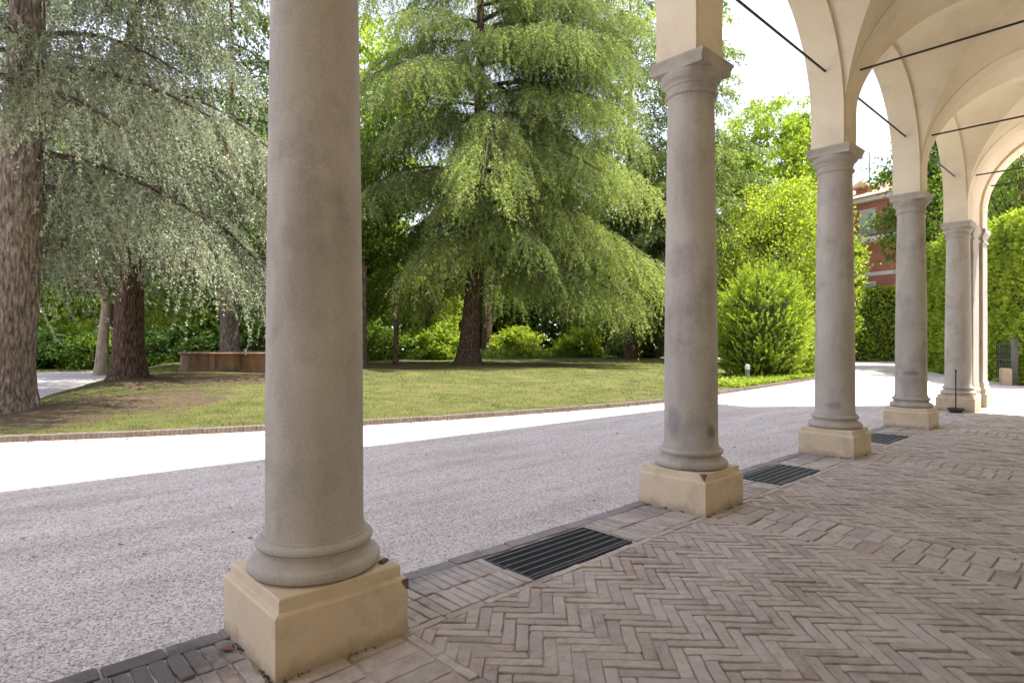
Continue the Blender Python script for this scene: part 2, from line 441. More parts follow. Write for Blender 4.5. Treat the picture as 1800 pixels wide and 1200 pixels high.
g = MB()
GZ = -0.02
g.add([(-300, 0.345, GZ), (400, 0.345, GZ), (400, 500, GZ), (-300, 500, GZ)], [(0, 1, 2, 3)])
g.add([(16.02, -300, GZ), (400, -300, GZ), (400, 0.345, GZ), (16.02, 0.345, GZ)], [(0, 1, 2, 3)])
g.add([(-300, -300, GZ), (-9, -300, GZ), (-9, 0.345, GZ), (-300, 0.345, GZ)], [(0, 1, 2, 3)])
tag(g.build('gravel_ground', M['gravel']), kind='structure')

# lawn: rows follow the kerb
av = np.arange(-14, 44.01, 0.3)
dv = np.concatenate([np.arange(0, 6, 0.25), np.arange(6, 24, 0.5), np.arange(24, 70, 2.0)])
AA, DD = np.meshgrid(av, dv, indexing='ij')
BB = smooth_kerb(AA) + DD + 0.02
ZZ = lawn_z(AA, BB)
TREES = {'c1': (-0.55, 13.75), 'c2': (2.78, 19.52), 'c5': (17.43, 20.51)}
lit = np.zeros_like(AA)
for (tx, ty), rr in (((-0.2, 12.2), 3.6), ((2.0, 12.6), 2.2), ((3.8, 17.6), 4.4), ((7.4, 17.2), 3.4), ((17.8, 18.6), 2.6), ((20.5, 16.8), 2.4), ((13.5, 19.5), 2.6), ((15, 30), 7), ((30, 27), 8)):
    lit = np.maximum(lit, 1 - np.hypot(AA-tx, (BB-ty))/rr)
lit = np.clip(lit*1.3, 0, 0.62)
lit = np.maximum(lit, np.where(DD < 0.35, 0.36, 0))
na, nd = AA.shape
idx = np.arange(na*nd).reshape(na, nd)
fc = np.stack([idx[:-1, :-1], idx[1:, :-1], idx[1:, 1:], idx[:-1, 1:]], -1).reshape(-1, 4)
lawn_me = np_mesh('lawn', np.stack([AA, BB, ZZ], -1).reshape(-1, 3), fc, M['lawn'], smooth=True)
la = lawn_me.attributes.new('litter', 'FLOAT', 'POINT'); la.data.foreach_set('value', lit.ravel().astype(np.float32))
tag(link('lawn', lawn_me), kind='structure')

# brick kerb between gravel and lawn: small bricks on edge, too small to pick apart
rng = np.random.default_rng(5)
kb = MB(); ktint = []
a = -12.0
while a < 40:
    b0 = float(smooth_kerb(a)); sl = float(smooth_kerb(a+0.05) - smooth_kerb(a-0.05))/0.1
    t = np.array([1, sl])/math.hypot(1, sl); n = np.array([-t[1], t[0]])
    w = 0.068; dz = rng.normal(0, 0.0025)
    c = np.array([a, b0]) + n*rng.normal(0, 0.003)
    top = 0.075 + dz - 0.012*(rng.random() < 0.05); dep = 0.12
    q = [c - t*(w/2-0.0025) - n*0.0, c + t*(w/2-0.0025), c + t*(w/2-0.0025) + n*dep, c - t*(w/2-0.0025) + n*dep]
    qi = [c + (p - (c+n*dep/2))*0.86 + n*dep/2 for p in q]
    kb.add([(*p, -0.1) for p in q] + [(*p, top-0.008) for p in q] + [(*p, top) for p in qi],
           [(0, 1, 5, 4), (1, 2, 6, 5), (2, 3, 7, 6), (3, 0, 4, 7), (4, 5, 9, 8), (5, 6, 10, 9), (6, 7, 11, 10), (7, 4, 8, 11), (8, 9, 10, 11)])
    ktint += [rng.random()]*9
    a += w*t[0]
ko = kb.build('kerb', M['kerb'])
at = ko.data.attributes.new('tint', 'FLOAT', 'FACE'); at.data.foreach_set('value', np.array(ktint, np.float32))
tag(ko, 'low kerb of bricks on edge between the gravel and the lawn', None, None, 'structure')

# ------------------------------------------------------------------ portico floor with its bricks
# mortar bed, a little uneven so that some joints stand open and others are trodden full
FA0, FA1, FB0, FB1 = -9.0, 16.0, -3.42, 0.36
GRATES = [(i*S + 1.30, i*S + 2.36, -0.285, 0.195) for i in range(0, 3)]
xs = np.unique(np.round(np.concatenate([np.arange(-3.0, 8.0, 0.05), np.arange(8, FA1, 0.12), [FA0, FA1, -3.0], np.array([(g[0], g[1]) for g in GRATES]).ravel()]), 4))
xs = xs[(xs >= FA0) & (xs <= FA1)]
ys = np.unique(np.round(np.concatenate([np.arange(FB0, FB1, 0.05), [FB1, -0.285, 0.195]]), 4))
XX, YY = np.meshgrid(xs, ys, indexing='ij')
def bed_h(x, y): return -0.0115 + 0.0125*mnoise.noise((x*2.3, y*2.3, 3.0)) + 0.005*mnoise.noise((x*8, y*8, 1.0))
bz = np.array([bed_h(x, y) for x, y in zip(XX.ravel(), YY.ravel())])
nx_, ny_ = XX.shape
idx = np.arange(nx_*ny_).reshape(nx_, ny_)
fc = np.stack([idx[:-1, :-1], idx[1:, :-1], idx[1:, 1:], idx[:-1, 1:]], -1).reshape(-1, 4)
cx = ((XX[:-1, :-1] + XX[1:, 1:])/2).ravel(); cy = ((YY[:-1, :-1] + YY[1:, 1:])/2).ravel()
keep = np.ones(len(cx), bool)
for g0, g1, h0, h1 in GRATES: keep &= ~((cx > g0) & (cx < g1) & (cy > h0) & (cy < h1))
vv = np.stack([XX.ravel(), YY.ravel(), bz], -1)
floor = link('portico_floor', np_mesh('portico_floor', vv, fc[keep], M['mortar'], smooth=True))
tag(floor, 'worn herringbone brick floor of the portico', None, None, 'structure')
MB().box(FA0, FA1, FB1-0.02, FB1, -0.15, -0.012).build('edge', M['mortar'], floor)

# every brick as (outline, material); rectangles are centre, angle, length, width
rnd = random.Random(11)
bricks = []   # (list of (x,y), is_rect(cx,cy,ang,l,w) or None, mat)
def clip(poly, x0, x1, y0, y1):
    def cut(p, ins, inter):
        out = []
        for i in range(len(p)):
            a, b = p[i-1], p[i]
            if ins(b):
                if not ins(a): out.append(inter(a, b))
                out.append(b)
            elif ins(a): out.append(inter(a, b))
        return out
    def ix(c): return lambda a, b: (c, a[1] + (b[1]-a[1])*(c-a[0])/(b[0]-a[0]))
    def iy(c): return lambda a, b: (a[0] + (b[0]-a[0])*(c-a[1])/(b[1]-a[1]), c)
    for ins, it in ((lambda p: p[0] >= x0, ix(x0)), (lambda p: p[0] <= x1, ix(x1)), (lambda p: p[1] >= y0, iy(y0)), (lambda p: p[1] <= y1, iy(y1))):
        if not poly: return []
        poly = cut(poly, ins, it)
    return poly
def area(p): return abs(sum(p[i-1][0]*p[i][1] - p[i][0]*p[i-1][1] for i in range(len(p))))/2
def rect(cx, cy, ang, l, w):
    c, s = math.cos(ang), math.sin(ang)
    return [(cx + c*u - s*v, cy + s*u + c*v) for u, v in ((-l/2, -w/2), (l/2, -w/2), (l/2, w/2), (-l/2, w/2))]
def put(cx, cy, ang, l, w, mat, bounds=None):
    ang += rnd.gauss(0, 0.008); cx += rnd.gauss(0, 0.0015); cy += rnd.gauss(0, 0.0015)
    p = rect(cx, cy, ang, l, w)
    if bounds:
        q = clip(p, *bounds)
        if len(q) < 3 or area(q) < 0.0012: return
        if area(q) < area(p)*0.995: bricks.append((q, None, mat)); return
    bricks.append((p, (cx, cy, ang, l, w), mat))
J = 0.0105
W = 0.0685
for i in range(-1, 5):
    x0, x1 = max(i*S + 0.36, FA0), min((i+1)*S - 0.36, FA1)
    if i == 4: x1 = FA1
    if x1 <= x0: continue
    y0, y1 = FB0, -0.36
    ox, oy = (x0+x1)/2, y1
    n = 4; r2 = math.sqrt(0.5); R_ = 50
    for k in range(-R_, R_):
        for m_ in range(-9, 10):
            for kind in (0, 1):
                u, v = (k + m_*n + n/2, k - m_*n + 0.5) if kind == 0 else (k + m_*n + 0.5, k - m_*n + 1 + n/2)
                u *= W; v *= W
                px, py = ox + (u - v)*r2, oy - 1.5 + (u + v)*r2
                if px < x0-0.2 or px > x1+0.2 or py < y0-0.2 or py > y1+0.2: continue
                put(px, py, math.pi/4 + (math.pi/2 if kind else 0), n*W - (0.007 if kind else 0.010), W - (rnd.uniform(0.010, 0.020) if kind else 0.0055), 'brick', (x0, x1, y0, y1))
    # narrow straight course framing the panel
    t = x0 - 0.05
    while t < x1:
        put(t + 0.14, -0.333, 0, 0.28-J, 0.05, 'brick', (x0-0.055, x1+0.055, -0.36, -0.30)); t += 0.28
for i in range(0, 5):
    for sgn in (-1, 1):
        t = FB0
        while t < -0.37:
            put(i*S + sgn*0.333, t + 0.14, math.pi/2, 0.28-J, 0.05, 'brick', (i*S-0.36, i*S+0.36, FB0, -0.365)); t += 0.28
        t = FB0; 
        while t < -0.30:
            put(i*S + sgn*0.153, t + 0.065 + (0.03 if sgn > 0 else 0), 0, 0.295-J, 0.13-J, 'brick', (i*S-0.306, i*S+0.306, FB0, -0.30)); t += 0.13
# border between and around the columns: two rows of bricks on edge, then grey edging against the gravel
def blocked(x, y):
    for i in range(-1, 5):
        if abs(x - i*S) < 0.335 and abs(y) < 0.345: return True
    return any(g0 - 0.02 < x < g1 + 0.02 and h0 - 0.02 < y < h1 + 0.02 for g0, g1, h0, h1 in GRATES)
for y in (-0.165, 0.105):
    t = -3.0
    while t < FA1 - 0.1:
        l = 0.27 if y < 0 else 0.262
        if not blocked(t, y) and not blocked(t, y-0.1) and not blocked(t, y+0.1): put(t, y, math.pi/2, l - J, 0.0725 - J, 'brick')
        t += 0.0725
t = -3.0
while t < FA1 - 0.3:
    ll = rnd.uniform(0.22, 0.34)
    put(t + ll/2, 0.298, 0, ll - J, 0.115, 'edging'); t += ll

# meshes: uncut bricks share a few meshes, cut ones and far ones are joined
def brick_layers(poly, h, chip_rng):
    cx = sum(p[0] for p in poly)/len(poly); cy = sum(p[1] for p in poly)/len(poly)
    rr = max(math.hypot(p[0]-cx, p[1]-cy) for p in poly)
    def inset(d):
        out = []
        n = len(poly)
        for i in range(n):
            p = poly[i]; v = (cx-p[0], cy-p[1]); l = math.hypot(*v) or 1
            dd = min(d*1.4, l*0.4)
            out.append((p[0]+v[0]/l*dd, p[1]+v[1]/l*dd))
        return out
    return inset(0.003), inset(0.0065), h
def add_brick(mb, poly, h, tilt):
    n = len(poly); k = len(mb.v)
    if sum(poly[i-1][0]*poly[i][1] - poly[i][0]*poly[i-1][1] for i in range(n)) < 0: poly = poly[::-1]
    cx = sum(p[0] for p in poly)/n; cy = sum(p[1] for p in poly)/n
    i1, i2, _ = brick_layers(poly, h, rnd)
    zt = lambda p: h + tilt[0]*(p[0]-cx) + tilt[1]*(p[1]-cy)
    mb.v += [(*p, -0.03) for p in poly] + [(*p, zt(p)-0.005) for p in poly] + [(*p, zt(p)-0.0012) for p in i1] + [(*p, zt(p)) for p in i2]
    for L_ in range(3):
        for j in range(n):
            a = k + L_*n + j; b = k + L_*n + (j+1) % n
            mb.f.append((a, b, b+n, a+n))
    mb.f.append(tuple(k + 3*n + j for j in range(n)))
    return 3*n + 1

def ragged(l, w, n):
    """worn outline of a brick, corners rubbed off"""
    q = [(-l/2 + 0.006, -w/2)] + [(-l/2 + l*k/n, -w/2) for k in range(1, n)] + [(l/2 - 0.006, -w/2), (l/2, -w/2 + 0.006), (l/2, w/2 - 0.006)]
    q += [(l/2 - 0.006, w/2)] + [(l/2 - l*k/n, w/2) for k in range(1, n)] + [(-l/2 + 0.006, w/2), (-l/2, w/2 - 0.006), (-l/2, -w/2 + 0.006)]
    return [(x + rnd.gauss(0, 0.0022), y + rnd.gauss(0, 0.0020)) for x, y in q]
def proj(x, y, z=0.0):
    v = np.array([x, y]) - CAM; Z = v @ FWD; X = v @ RGT
    return (900 + 1056*X/Z, 600 + 1056*(CAMH - z)/Z, Z) if Z > 0.05 else (-9999, 0, Z)
order = []
for n_, (p, rc, mt) in enumerate(bricks):
    cx = sum(q[0] for q in p)/len(p); cy = sum(q[1] for q in p)/len(p)
    u, v, Z = proj(cx, cy)
    if 0 < u < 1800 and v < 1215 and Z > 0: order.append((Z, n_))
order.sort()
single = set(n_ for _, n_ in order[:300])
shared = {}
far = {'brick': (MB(), []), 'edging': (MB(), [])}
for n_, (p, rc, mt) in enumerate(bricks):
    h = 0.0005 + rnd.gauss(0, 0.0026); tilt = (rnd.gauss(0, 0.012), rnd.gauss(0, 0.012)) if not (rc and rc[4] > 0.1) else (rnd.gauss(0, 0.005), rnd.gauss(0, 0.005))
    if n_ in single:
        if rc:
            cx, cy, ang, l, w = rc
            key = (round(l, 2), round(w*2, 2), mt, rnd.randrange(5))
            if key not in shared:
                mb = MB()
                add_brick(mb, ragged(l, w, 5), 0, (0, 0)); shared[key] = mb.mesh('brick', M[mt])
            link('brick', shared[key], floor, (cx, cy, h), (tilt[0], tilt[1], ang + (math.pi if rnd.random() < 0.5 else 0)))
        else:
            mb = MB(); add_brick(mb, p, h, tilt); mb.build('brick', M[mt], floor)
    else:
        mb, tn = far[mt]
        if rc and abs(rc[0]) < 8:
            c_, s_ = math.cos(rc[2]), math.sin(rc[2]); p = [(rc[0] + c_*u - s_*v, rc[1] + s_*u + c_*v) for u, v in ragged(rc[3], rc[4], 3)]
        k = add_brick(mb, p, h, tilt); tn += [rnd.random()]*k
for mt, (mb, tn) in far.items():
    o = mb.build('small_bricks' if mt == 'brick' else 'edging_bricks', M[mt], floor)
    at = o.data.attributes.new('tint', 'FLOAT', 'FACE'); at.data.foreach_set('value', np.array(tn, np.float32))
    tag(o, kind='stuff')

# ------------------------------------------------------------------ columns
def column_parts(i, root):
    # plinth: block with a set-back upper fascia
    pb = MB().frustum(0, 0, [(0.342, 0.342, -0.05), (0.342, 0.342, 0.278), (0.336, 0.336, 0.288), (0.316, 0.316, 0.294), (0.314, 0.314, 0.347), (0.308, 0.308, 0.352)])
    pl = pb.build('plinth', M['plinth'], root, bevel=0.0028)
    base = [(0.20, 0.352), (0.300, 0.353)]
    for t in np.linspace(-80, 80, 9): base.append((0.292 + 0.036*math.cos(math.radians(t)), 0.389 + 0.036*math.sin(math.radians(t))))
    base += [(0.290, 0.428), (0.284, 0.436), (0.268, 0.444), (0.262, 0.455), (0.266, 0.466), (0.278, 0.470), (0.278, 0.474)]
    for t in np.linspace(-75, 80, 8): base.append((0.266 + 0.024*math.cos(math.radians(t)), 0.497 + 0.023*math.sin(math.radians(t))))
    base += [(0.262, 0.524), (0.262, 0.532), (0.252, 0.536)]
    MB().lathe(base, 72).build('base', M['stone'], root, 'auto')
    sh = [(0.252, 0.534), (0.250, 0.545), (0.2445, 0.565), (0.242, 0.60)]
    for k in range(1, 15):
        t = k/14; z = 0.60 + t*(3.70-0.60)
        sh.append((0.242 - 0.033*t**1.7, z))
    sh += [(0.212, 3.735), (0.216, 3.748)]
    MB().lathe(sh, 72).build('shaft', M['stone'], root, 'auto')
    cap = [(0.216, 3.746), (0.226, 3.748)]
    for t in np.linspace(-80, 80, 7): cap.append((0.222 + 0.016*math.cos(math.radians(t)), 3.768 + 0.018*math.sin(math.radians(t))))
    cap += [(0.220, 3.790), (0.220, 3.812), (0.216, 3.824), (0.218, 3.834), (0.229, 3.840), (0.229, 3.850)]
    for t in np.linspace(-20, 80, 7): cap.append((0.216 + 0.046*math.sin(math.radians(max(0, t+10)))+0.012, 3.862 + 0.05*(t+20)/100))
    cap += [(0.266, 3.915), (0.270, 3.918), (0.270, 3.962)]
    co = MB().lathe(cap, 72).build('capital', M['stone'], root, 'auto')
    ab = MB().frustum(0, 0, [(0.262, 0.262, 3.960), (0.262, 0.262, 4.008), (0.266, 0.266, 4.014), (0.270, 0.270, 4.030), (0.280, 0.280, 4.046), (0.283, 0.283, 4.050), (0.283, 0.283, 4.072)])
    ab.build('abacus', M['stone'], co, bevel=0.003)
    return pl

COLUMN_LABELS = ['thick grey stone column nearest the camera, its top cut off by the picture',
                 'stone column on a cream plinth with one chipped near corner, second from the camera',
                 'stone column standing in front of the red house, third from the camera',
                 'pale stone column with a dark smudge low on its shaft, fourth from the camera',
                 'last stone column, beside the pier at the far end of the arcade']
for i in range(5):
    r = empty('column', (i*S, 0, 0), [0.0, 0.0, 0.0, 0.0, 0.0][i])
    tag(r, COLUMN_LABELS[i], 'column', 'stone columns of the arcade')
    column_parts(i, r)
    # chips out of the plaster corner
    if i == 1:
        c = MB().add([(-0.3195, -0.3195, 0.350), (-0.3195, -0.270, 0.3535), (-0.3195, -0.316, 0.292), (-0.270, -0.3195, 0.3535), (-0.2950, -0.2950, 0.3560)],
                     [(0, 2, 1), (0, 3, 2), (1, 4, 0), (4, 3, 0)])
        c.build('chip', M['chip'], r)
    if i == 0:
        c = MB().add([(0.344, -0.344, 0.286), (0.300, -0.3445, 0.283), (0.308, -0.3445, 0.262), (0.330, -0.3445, 0.232), (0.344, -0.344, 0.226), (0.3445, -0.31, 0.27)],
                     [(0, 1, 2), (0, 2, 3), (0, 3, 4), (0, 4, 5)])
        c.build('chip', M['chip'], r)

# ------------------------------------------------------------------ villa: arches, vaults, wall and roof over the portico
villa = empty('villa', (0, 0, 0))
tag(villa, 'cream plastered villa portico with round arches and cross vaults', 'building')
ZS, RA = 4.45, 1.6          # springing height, arcade radius
BC = -1.77                  # middle of the portico depth
YI, YO = -0.19, 0.22        # inner and outer face of the arcade wall
TOP = 6.75
def arch_wall(i):
    """arcade wall over one bay, with its stilted round arch"""
    mb = MB(); c = (i+0.5)*S; st = S/2 - RA
    prof = [(i*S + st, 4.072)] + [(c - RA*math.cos(t), ZS + RA*math.sin(t)) for t in np.linspace(0, math.pi, 49)] + [((i+1)*S - st, 4.072)]
    n = len(prof)
    vs = [(x, YI, z) for x, z in prof] + [(x, YO, z) for x, z in prof] + [(x, YI, TOP) for x, z in prof] + [(x, YO, TOP) for x, z in prof]
    fs = []
    for j in range(n-1):
        fs.append((j, j+n, j+1+n, j+1))
        if 0 < j < n-2:
            fs += [(j, j+1, j+1+2*n, j+2*n), (j+n, j+3*n, j+1+3*n, j+1+n)]
    mb.add(vs, fs)
    for x0, x1 in ((i*S, i*S+st), ((i+1)*S-st, (i+1)*S)):
        mb.add([(x0, YI, 4.072), (x1, YI, 4.072), (x1, YI, TOP), (x0, YI, TOP), (x0, YO, 4.072), (x1, YO, 4.072), (x1, YO, TOP), (x0, YO, TOP)], [(0, 1, 2, 3), (5, 4, 7, 6)])
    o = mb.build('arcade_arch', M['vault'], villa, 'auto')
    return o
def cross_arch(x0, x1, y0, rise, semi, name, z0=4.072, lo=None):
    """arch across the portico between x0 and x1, springing at y0"""
    mb = MB()
    prof = [(y0, z0)] + [(BC + semi*math.cos(t), ZS + rise*math.sin(t)) for t in np.linspace(0, math.pi, 49)] + [(2*BC - y0, z0)]
    n = len(prof)
    vs = [(x0, y, z) for y, z in prof] + [(x1, y, z) for y, z in prof] + [(x0, y, TOP) for y, z in prof] + [(x1, y, TOP) for y, z in prof]
    fs = []
    for j in range(n-1):
        fs.append((j, j+1, j+1+n, j+n))
        if 0 < j < n-2: fs += [(j, j+2*n, j+1+2*n, j+1), (j+n, j+1+n, j+1+3*n, j+3*n)]
    mb.add(vs, fs)
    # the stilts on both sides
    for ya, yb in ((y0, YI + 0.001), (FB0, 2*BC - y0)):
        for x in (x0, x1):
            mb.add([(x, ya, z0), (x, yb, z0), (x, yb, TOP), (x, ya, TOP)], [(0, 1, 2, 3) if x == x0 else (3, 2, 1, 0)])
    return mb.build(name, M['vault'], villa, 'auto')
def vault(i):
    n = 40
    p = np.sin(np.linspace(-1, 1, 2*n+1)*math.pi/2)
    s, t = np.meshgrid(p, p, indexing='ij')
    ha, hb = S/2 - 0.19, -BC - 0.19
    rise = 1.645
    base = np.maximum(np.sqrt(np.maximum(0, 1-s*s)), np.sqrt(np.maximum(0, 1-t*t)))*rise
    z = ZS + base + 0.13*(1-s*s)*(1-t*t)
    x = (i+0.5)*S + s*ha; y = BC + t*hb
    m = 2*n+1; idx = np.arange(m*m).reshape(m, m)
    f = np.stack([idx[:-1, :-1], idx[:-1, 1:], idx[1:, 1:], idx[1:, :-1]], -1).reshape(-1, 4)
    # triangles so that the groin runs along edges
    tri = []
    for q, (ii, jj) in zip(f, [(a_, b_) for a_ in range(m-1) for b_ in range(m-1)]):
        if (ii < n) == (jj < n): tri += [(q[0], q[1], q[2]), (q[0], q[2], q[3])]
        else: tri += [(q[0], q[1], q[3]), (q[1], q[2], q[3])]
    me = np_mesh('vault', np.stack([x, y, z], -1).reshape(-1, 3), tri, M['vault'], smooth=True)
    me.set_sharp_from_angle(angle=math.radians(30))
    return link('vault', me, villa)
for i in range(-2, 4):
    arch_wall(i); vault(i)
for i in range(-1, 5):
    cross_arch(i*S-0.19, i*S+0.19, -0.198, 1.639, -BC-0.198, 'cross_arch')
cross_arch(4*S+0.191, 15.80, -0.20, 1.64, -BC-0.20, 'end_arch')
cross_arch(15.801, 16.35, -0.25, 1.585, -BC-0.25, 'end_arch')
# solid corner of the arcade wall beyond the last column, and pier under it
MB().box(4*S, 16.34, YI+0.002, YO, 4.074, TOP).build('corner_wall', M['vault'], villa)
pier = MB()
pier.frustum(15.46, 0.02, [(0.40, 0.26, -0.05), (0.40, 0.26, 0.30), (0.37, 0.23, 0.33), (0.36, 0.24, 0.35), (0.36, 0.25, 0.42), (0.335, 0.225, 0.46), (0.335, 0.222, 0.55), (0.33, 0.215, 0.58), (0.325, 0.212, 3.74), (0.35, 0.235, 3.76), (0.35, 0.235, 3.80), (0.325, 0.212, 3.81), (0.325, 0.212, 3.86), (0.36, 0.245, 3.94), (0.38, 0.262, 3.97), (0.38, 0.262, 4.072)])
pier.build('pier', M['stone'], villa, bevel=0.004)
pier = MB()
pier.frustum(16.085, 0.005, [(0.33, 0.34, -0.05), (0.33, 0.34, 0.30), (0.30, 0.31, 0.33), (0.305, 0.315, 0.35), (0.305, 0.315, 0.42), (0.28, 0.29, 0.46), (0.28, 0.285, 0.55), (0.27, 0.262, 0.58), (0.265, 0.257, 3.74), (0.29, 0.285, 3.76), (0.29, 0.285, 3.80), (0.265, 0.257, 3.81), (0.265, 0.257, 3.86), (0.30, 0.29, 3.94), (0.315, 0.31, 3.97), (0.315, 0.31, 4.072)])
pier.build('pier', M['stone'], villa, bevel=0.004)
# tie rods along the arcade and across the portico
for i in range(-1, 4):
    MB().tube([(i*S+0.30, 0.0, 5.04), ((i+1)*S-0.30, 0.0, 5.04)], 0.0145, 8).build('tie_rod', M['iron'], villa, 'auto')
for x in [i*S for i in range(0, 5)] + [16.05]:
    MB().tube([(x, -0.24, 5.06), (x, 2*BC+0.24, 5.06)], 0.0145, 8).build('tie_rod', M['iron'], villa, 'auto')
# back wall, upper storeys and roof (above and behind the camera's view, they cast the building's shade)
MB().box(-9, 16.3, FB0-0.4, FB0, -0.1, TOP).build('wall', M['vault'], villa)
MB().box(-40, 16.345, -14, YO-0.002, TOP, 14.0).build('upper_wall', M['vault'], villa)
MB().add([(-40.5, -14.5, 14.002), (16.9, -14.5, 14.002), (16.9, 0.66, 14.002), (-40.5, 3.2, 14.002), (-40.5, -14.5, 14.25), (16.9, -14.5, 14.25), (16.9, 0.66, 14.25), (-40.5, 3.2, 14.25)],
         [(0, 3, 2, 1), (4, 5, 6, 7), (0, 1, 5, 4), (1, 2, 6, 5), (2, 3, 7, 6), (3, 0, 4, 7)]).build('shadow_eaves', M['vault'], villa)  # unseen overhang, front edge skewed to set the slant of its shadow

# ------------------------------------------------------------------ drain grates between the columns
def make_grate(i, label):
    g0, g1, h0, h1 = GRATES[i]
    r = empty('drain_grate', ((g0+g1)/2, (h0+h1)/2, 0)); tag(r, label, 'drain grate', 'iron grates between the columns')
    hx, hy = (g1-g0)/2, (h1-h0)/2
    pit = MB()
    pit.add([(-hx, -hy, -0.01), (hx, -hy, -0.01), (hx, hy, -0.01), (-hx, hy, -0.01), (-hx, -hy, -0.6), (hx, -hy, -0.6), (hx, hy, -0.6), (-hx, hy, -0.6)],
            [(0, 1, 5, 4), (1, 2, 6, 5), (2, 3, 7, 6), (3, 0, 4, 7), (4, 5, 6, 7)])
    pit.build('pit', M['pit'], r)
    f = MB()
    f.box(-hx+0.002, hx-0.002, -hy+0.002, -hy+0.020, -0.03, 0.004); f.box(-hx+0.002, hx-0.002, hy-0.020, hy-0.002, -0.03, 0.004)
    f.box(-hx+0.002, -hx+0.016, -hy+0.0205, hy-0.0205, -0.03, 0.0035); f.box(hx-0.016, hx-0.002, -hy+0.0205, hy-0.0205, -0.03, 0.0035)
    f.build('frame', M['grate'], r)
    ys = np.linspace(-hy+0.05, hy-0.05, 6)
    for y in ys:
        MB().box(-hx+0.017, hx-0.017, y-0.003, y+0.003, -0.03, 0.003).build('bearing_bar', M['grate_bright'], r)
    fine = MB()
    for y in np.arange(-hy+0.028, hy-0.024, 0.0125):
        if min(abs(y-q) for q in ys) > 0.005: fine.box(-hx+0.018, hx-0.018, y-0.0016, y+0.0016, -0.025, 0.0005)
    for x in np.arange(-hx+0.05, hx-0.03, 0.033): fine.box(x-0.0015, x+0.0015, -hy+0.021, hy-0.021, -0.02, -0.002)
    tag(fine.build('fine_bars', M['grate'], r), kind='stuff')
make_grate(0, 'dark metal floor grate between the first and second columns')
make_grate(1, 'dark metal floor grate between the second and third columns')
make_grate(2, 'small dark floor grate between the third and fourth columns')

# ------------------------------------------------------------------ foliage tools
def unit(v): return v/np.maximum(np.linalg.norm(v, axis=-1, keepdims=True), 1e-9)
def leaves(name, P, D, length, width, tint, mat, parent, rng, shape='tri', up=0.0):
    """one small face for each leaf or needle tuft; P foot, D direction"""
    n = len(P)
    D = unit(D); rv = rng.normal(size=(n, 3)); rv[:, 2] += up
    Wd = unit(np.cross(D, rv))
    length = np.broadcast_to(length, (n,))[:, None]; width = np.broadcast_to(width, (n,))[:, None]
    if shape == 'tri':
        V = np.stack([P - Wd*width/2, P + Wd*width/2, P + D*length], 1); k = 3
    else:
        V = np.stack([P, P + D*length*0.45 + Wd*width/2, P + D*length, P + D*length*0.5 - Wd*width/2], 1); k = 4
    me = np_mesh(name, V.reshape(-1, 3), np.arange(n*k).reshape(n, k), mat, np.clip(tint, 0, 1))
    return link(name, me, parent)

def trunk_mesh(pts, rad, flare=1.5, sides=20, seed=0, flutes=7):
    """tapered trunk with root flare and shallow flutes"""
    rg = random.Random(seed); ph = [rg.uniform(0, 6.28) for _ in range(4)]
    pts = np.array(pts, float); m = 26
    tt = np.linspace(0, 1, m)**1.25
    cum = np.concatenate([[0], np.cumsum(np.linalg.norm(np.diff(pts, axis=0), axis=1))]); cum /= cum[-1]
    C = np.stack([np.interp(tt, cum, pts[:, j]) for j in range(3)], -1); Rr = np.interp(tt, cum, rad)
    mb = MB(); H = C[-1, 2] - C[0, 2]
    for i in range(m):
        hz = (C[i, 2] - C[0, 2]); fl = 1 + (flare-1)*math.exp(-hz/0.38)
        for j in range(sides):
            a = 2*math.pi*j/sides
            w = 1 + 0.05*math.sin(3*a + ph[0] + hz*0.3) + 0.03*math.sin(5*a + ph[1] - hz*0.5) + (0.16*(fl-1))*math.sin(flutes*a + ph[2])
            r = Rr[i]*fl*w
            mb.v.append((C[i, 0] + r*math.cos(a), C[i, 1] + r*math.sin(a), C[i, 2]))
    for i in range(m-1):
        for j in range(sides):
            a = i*sides+j; b = i*sides+(j+1) % sides
            mb.f.append((a, b, b+sides, a+sides))
    return mb

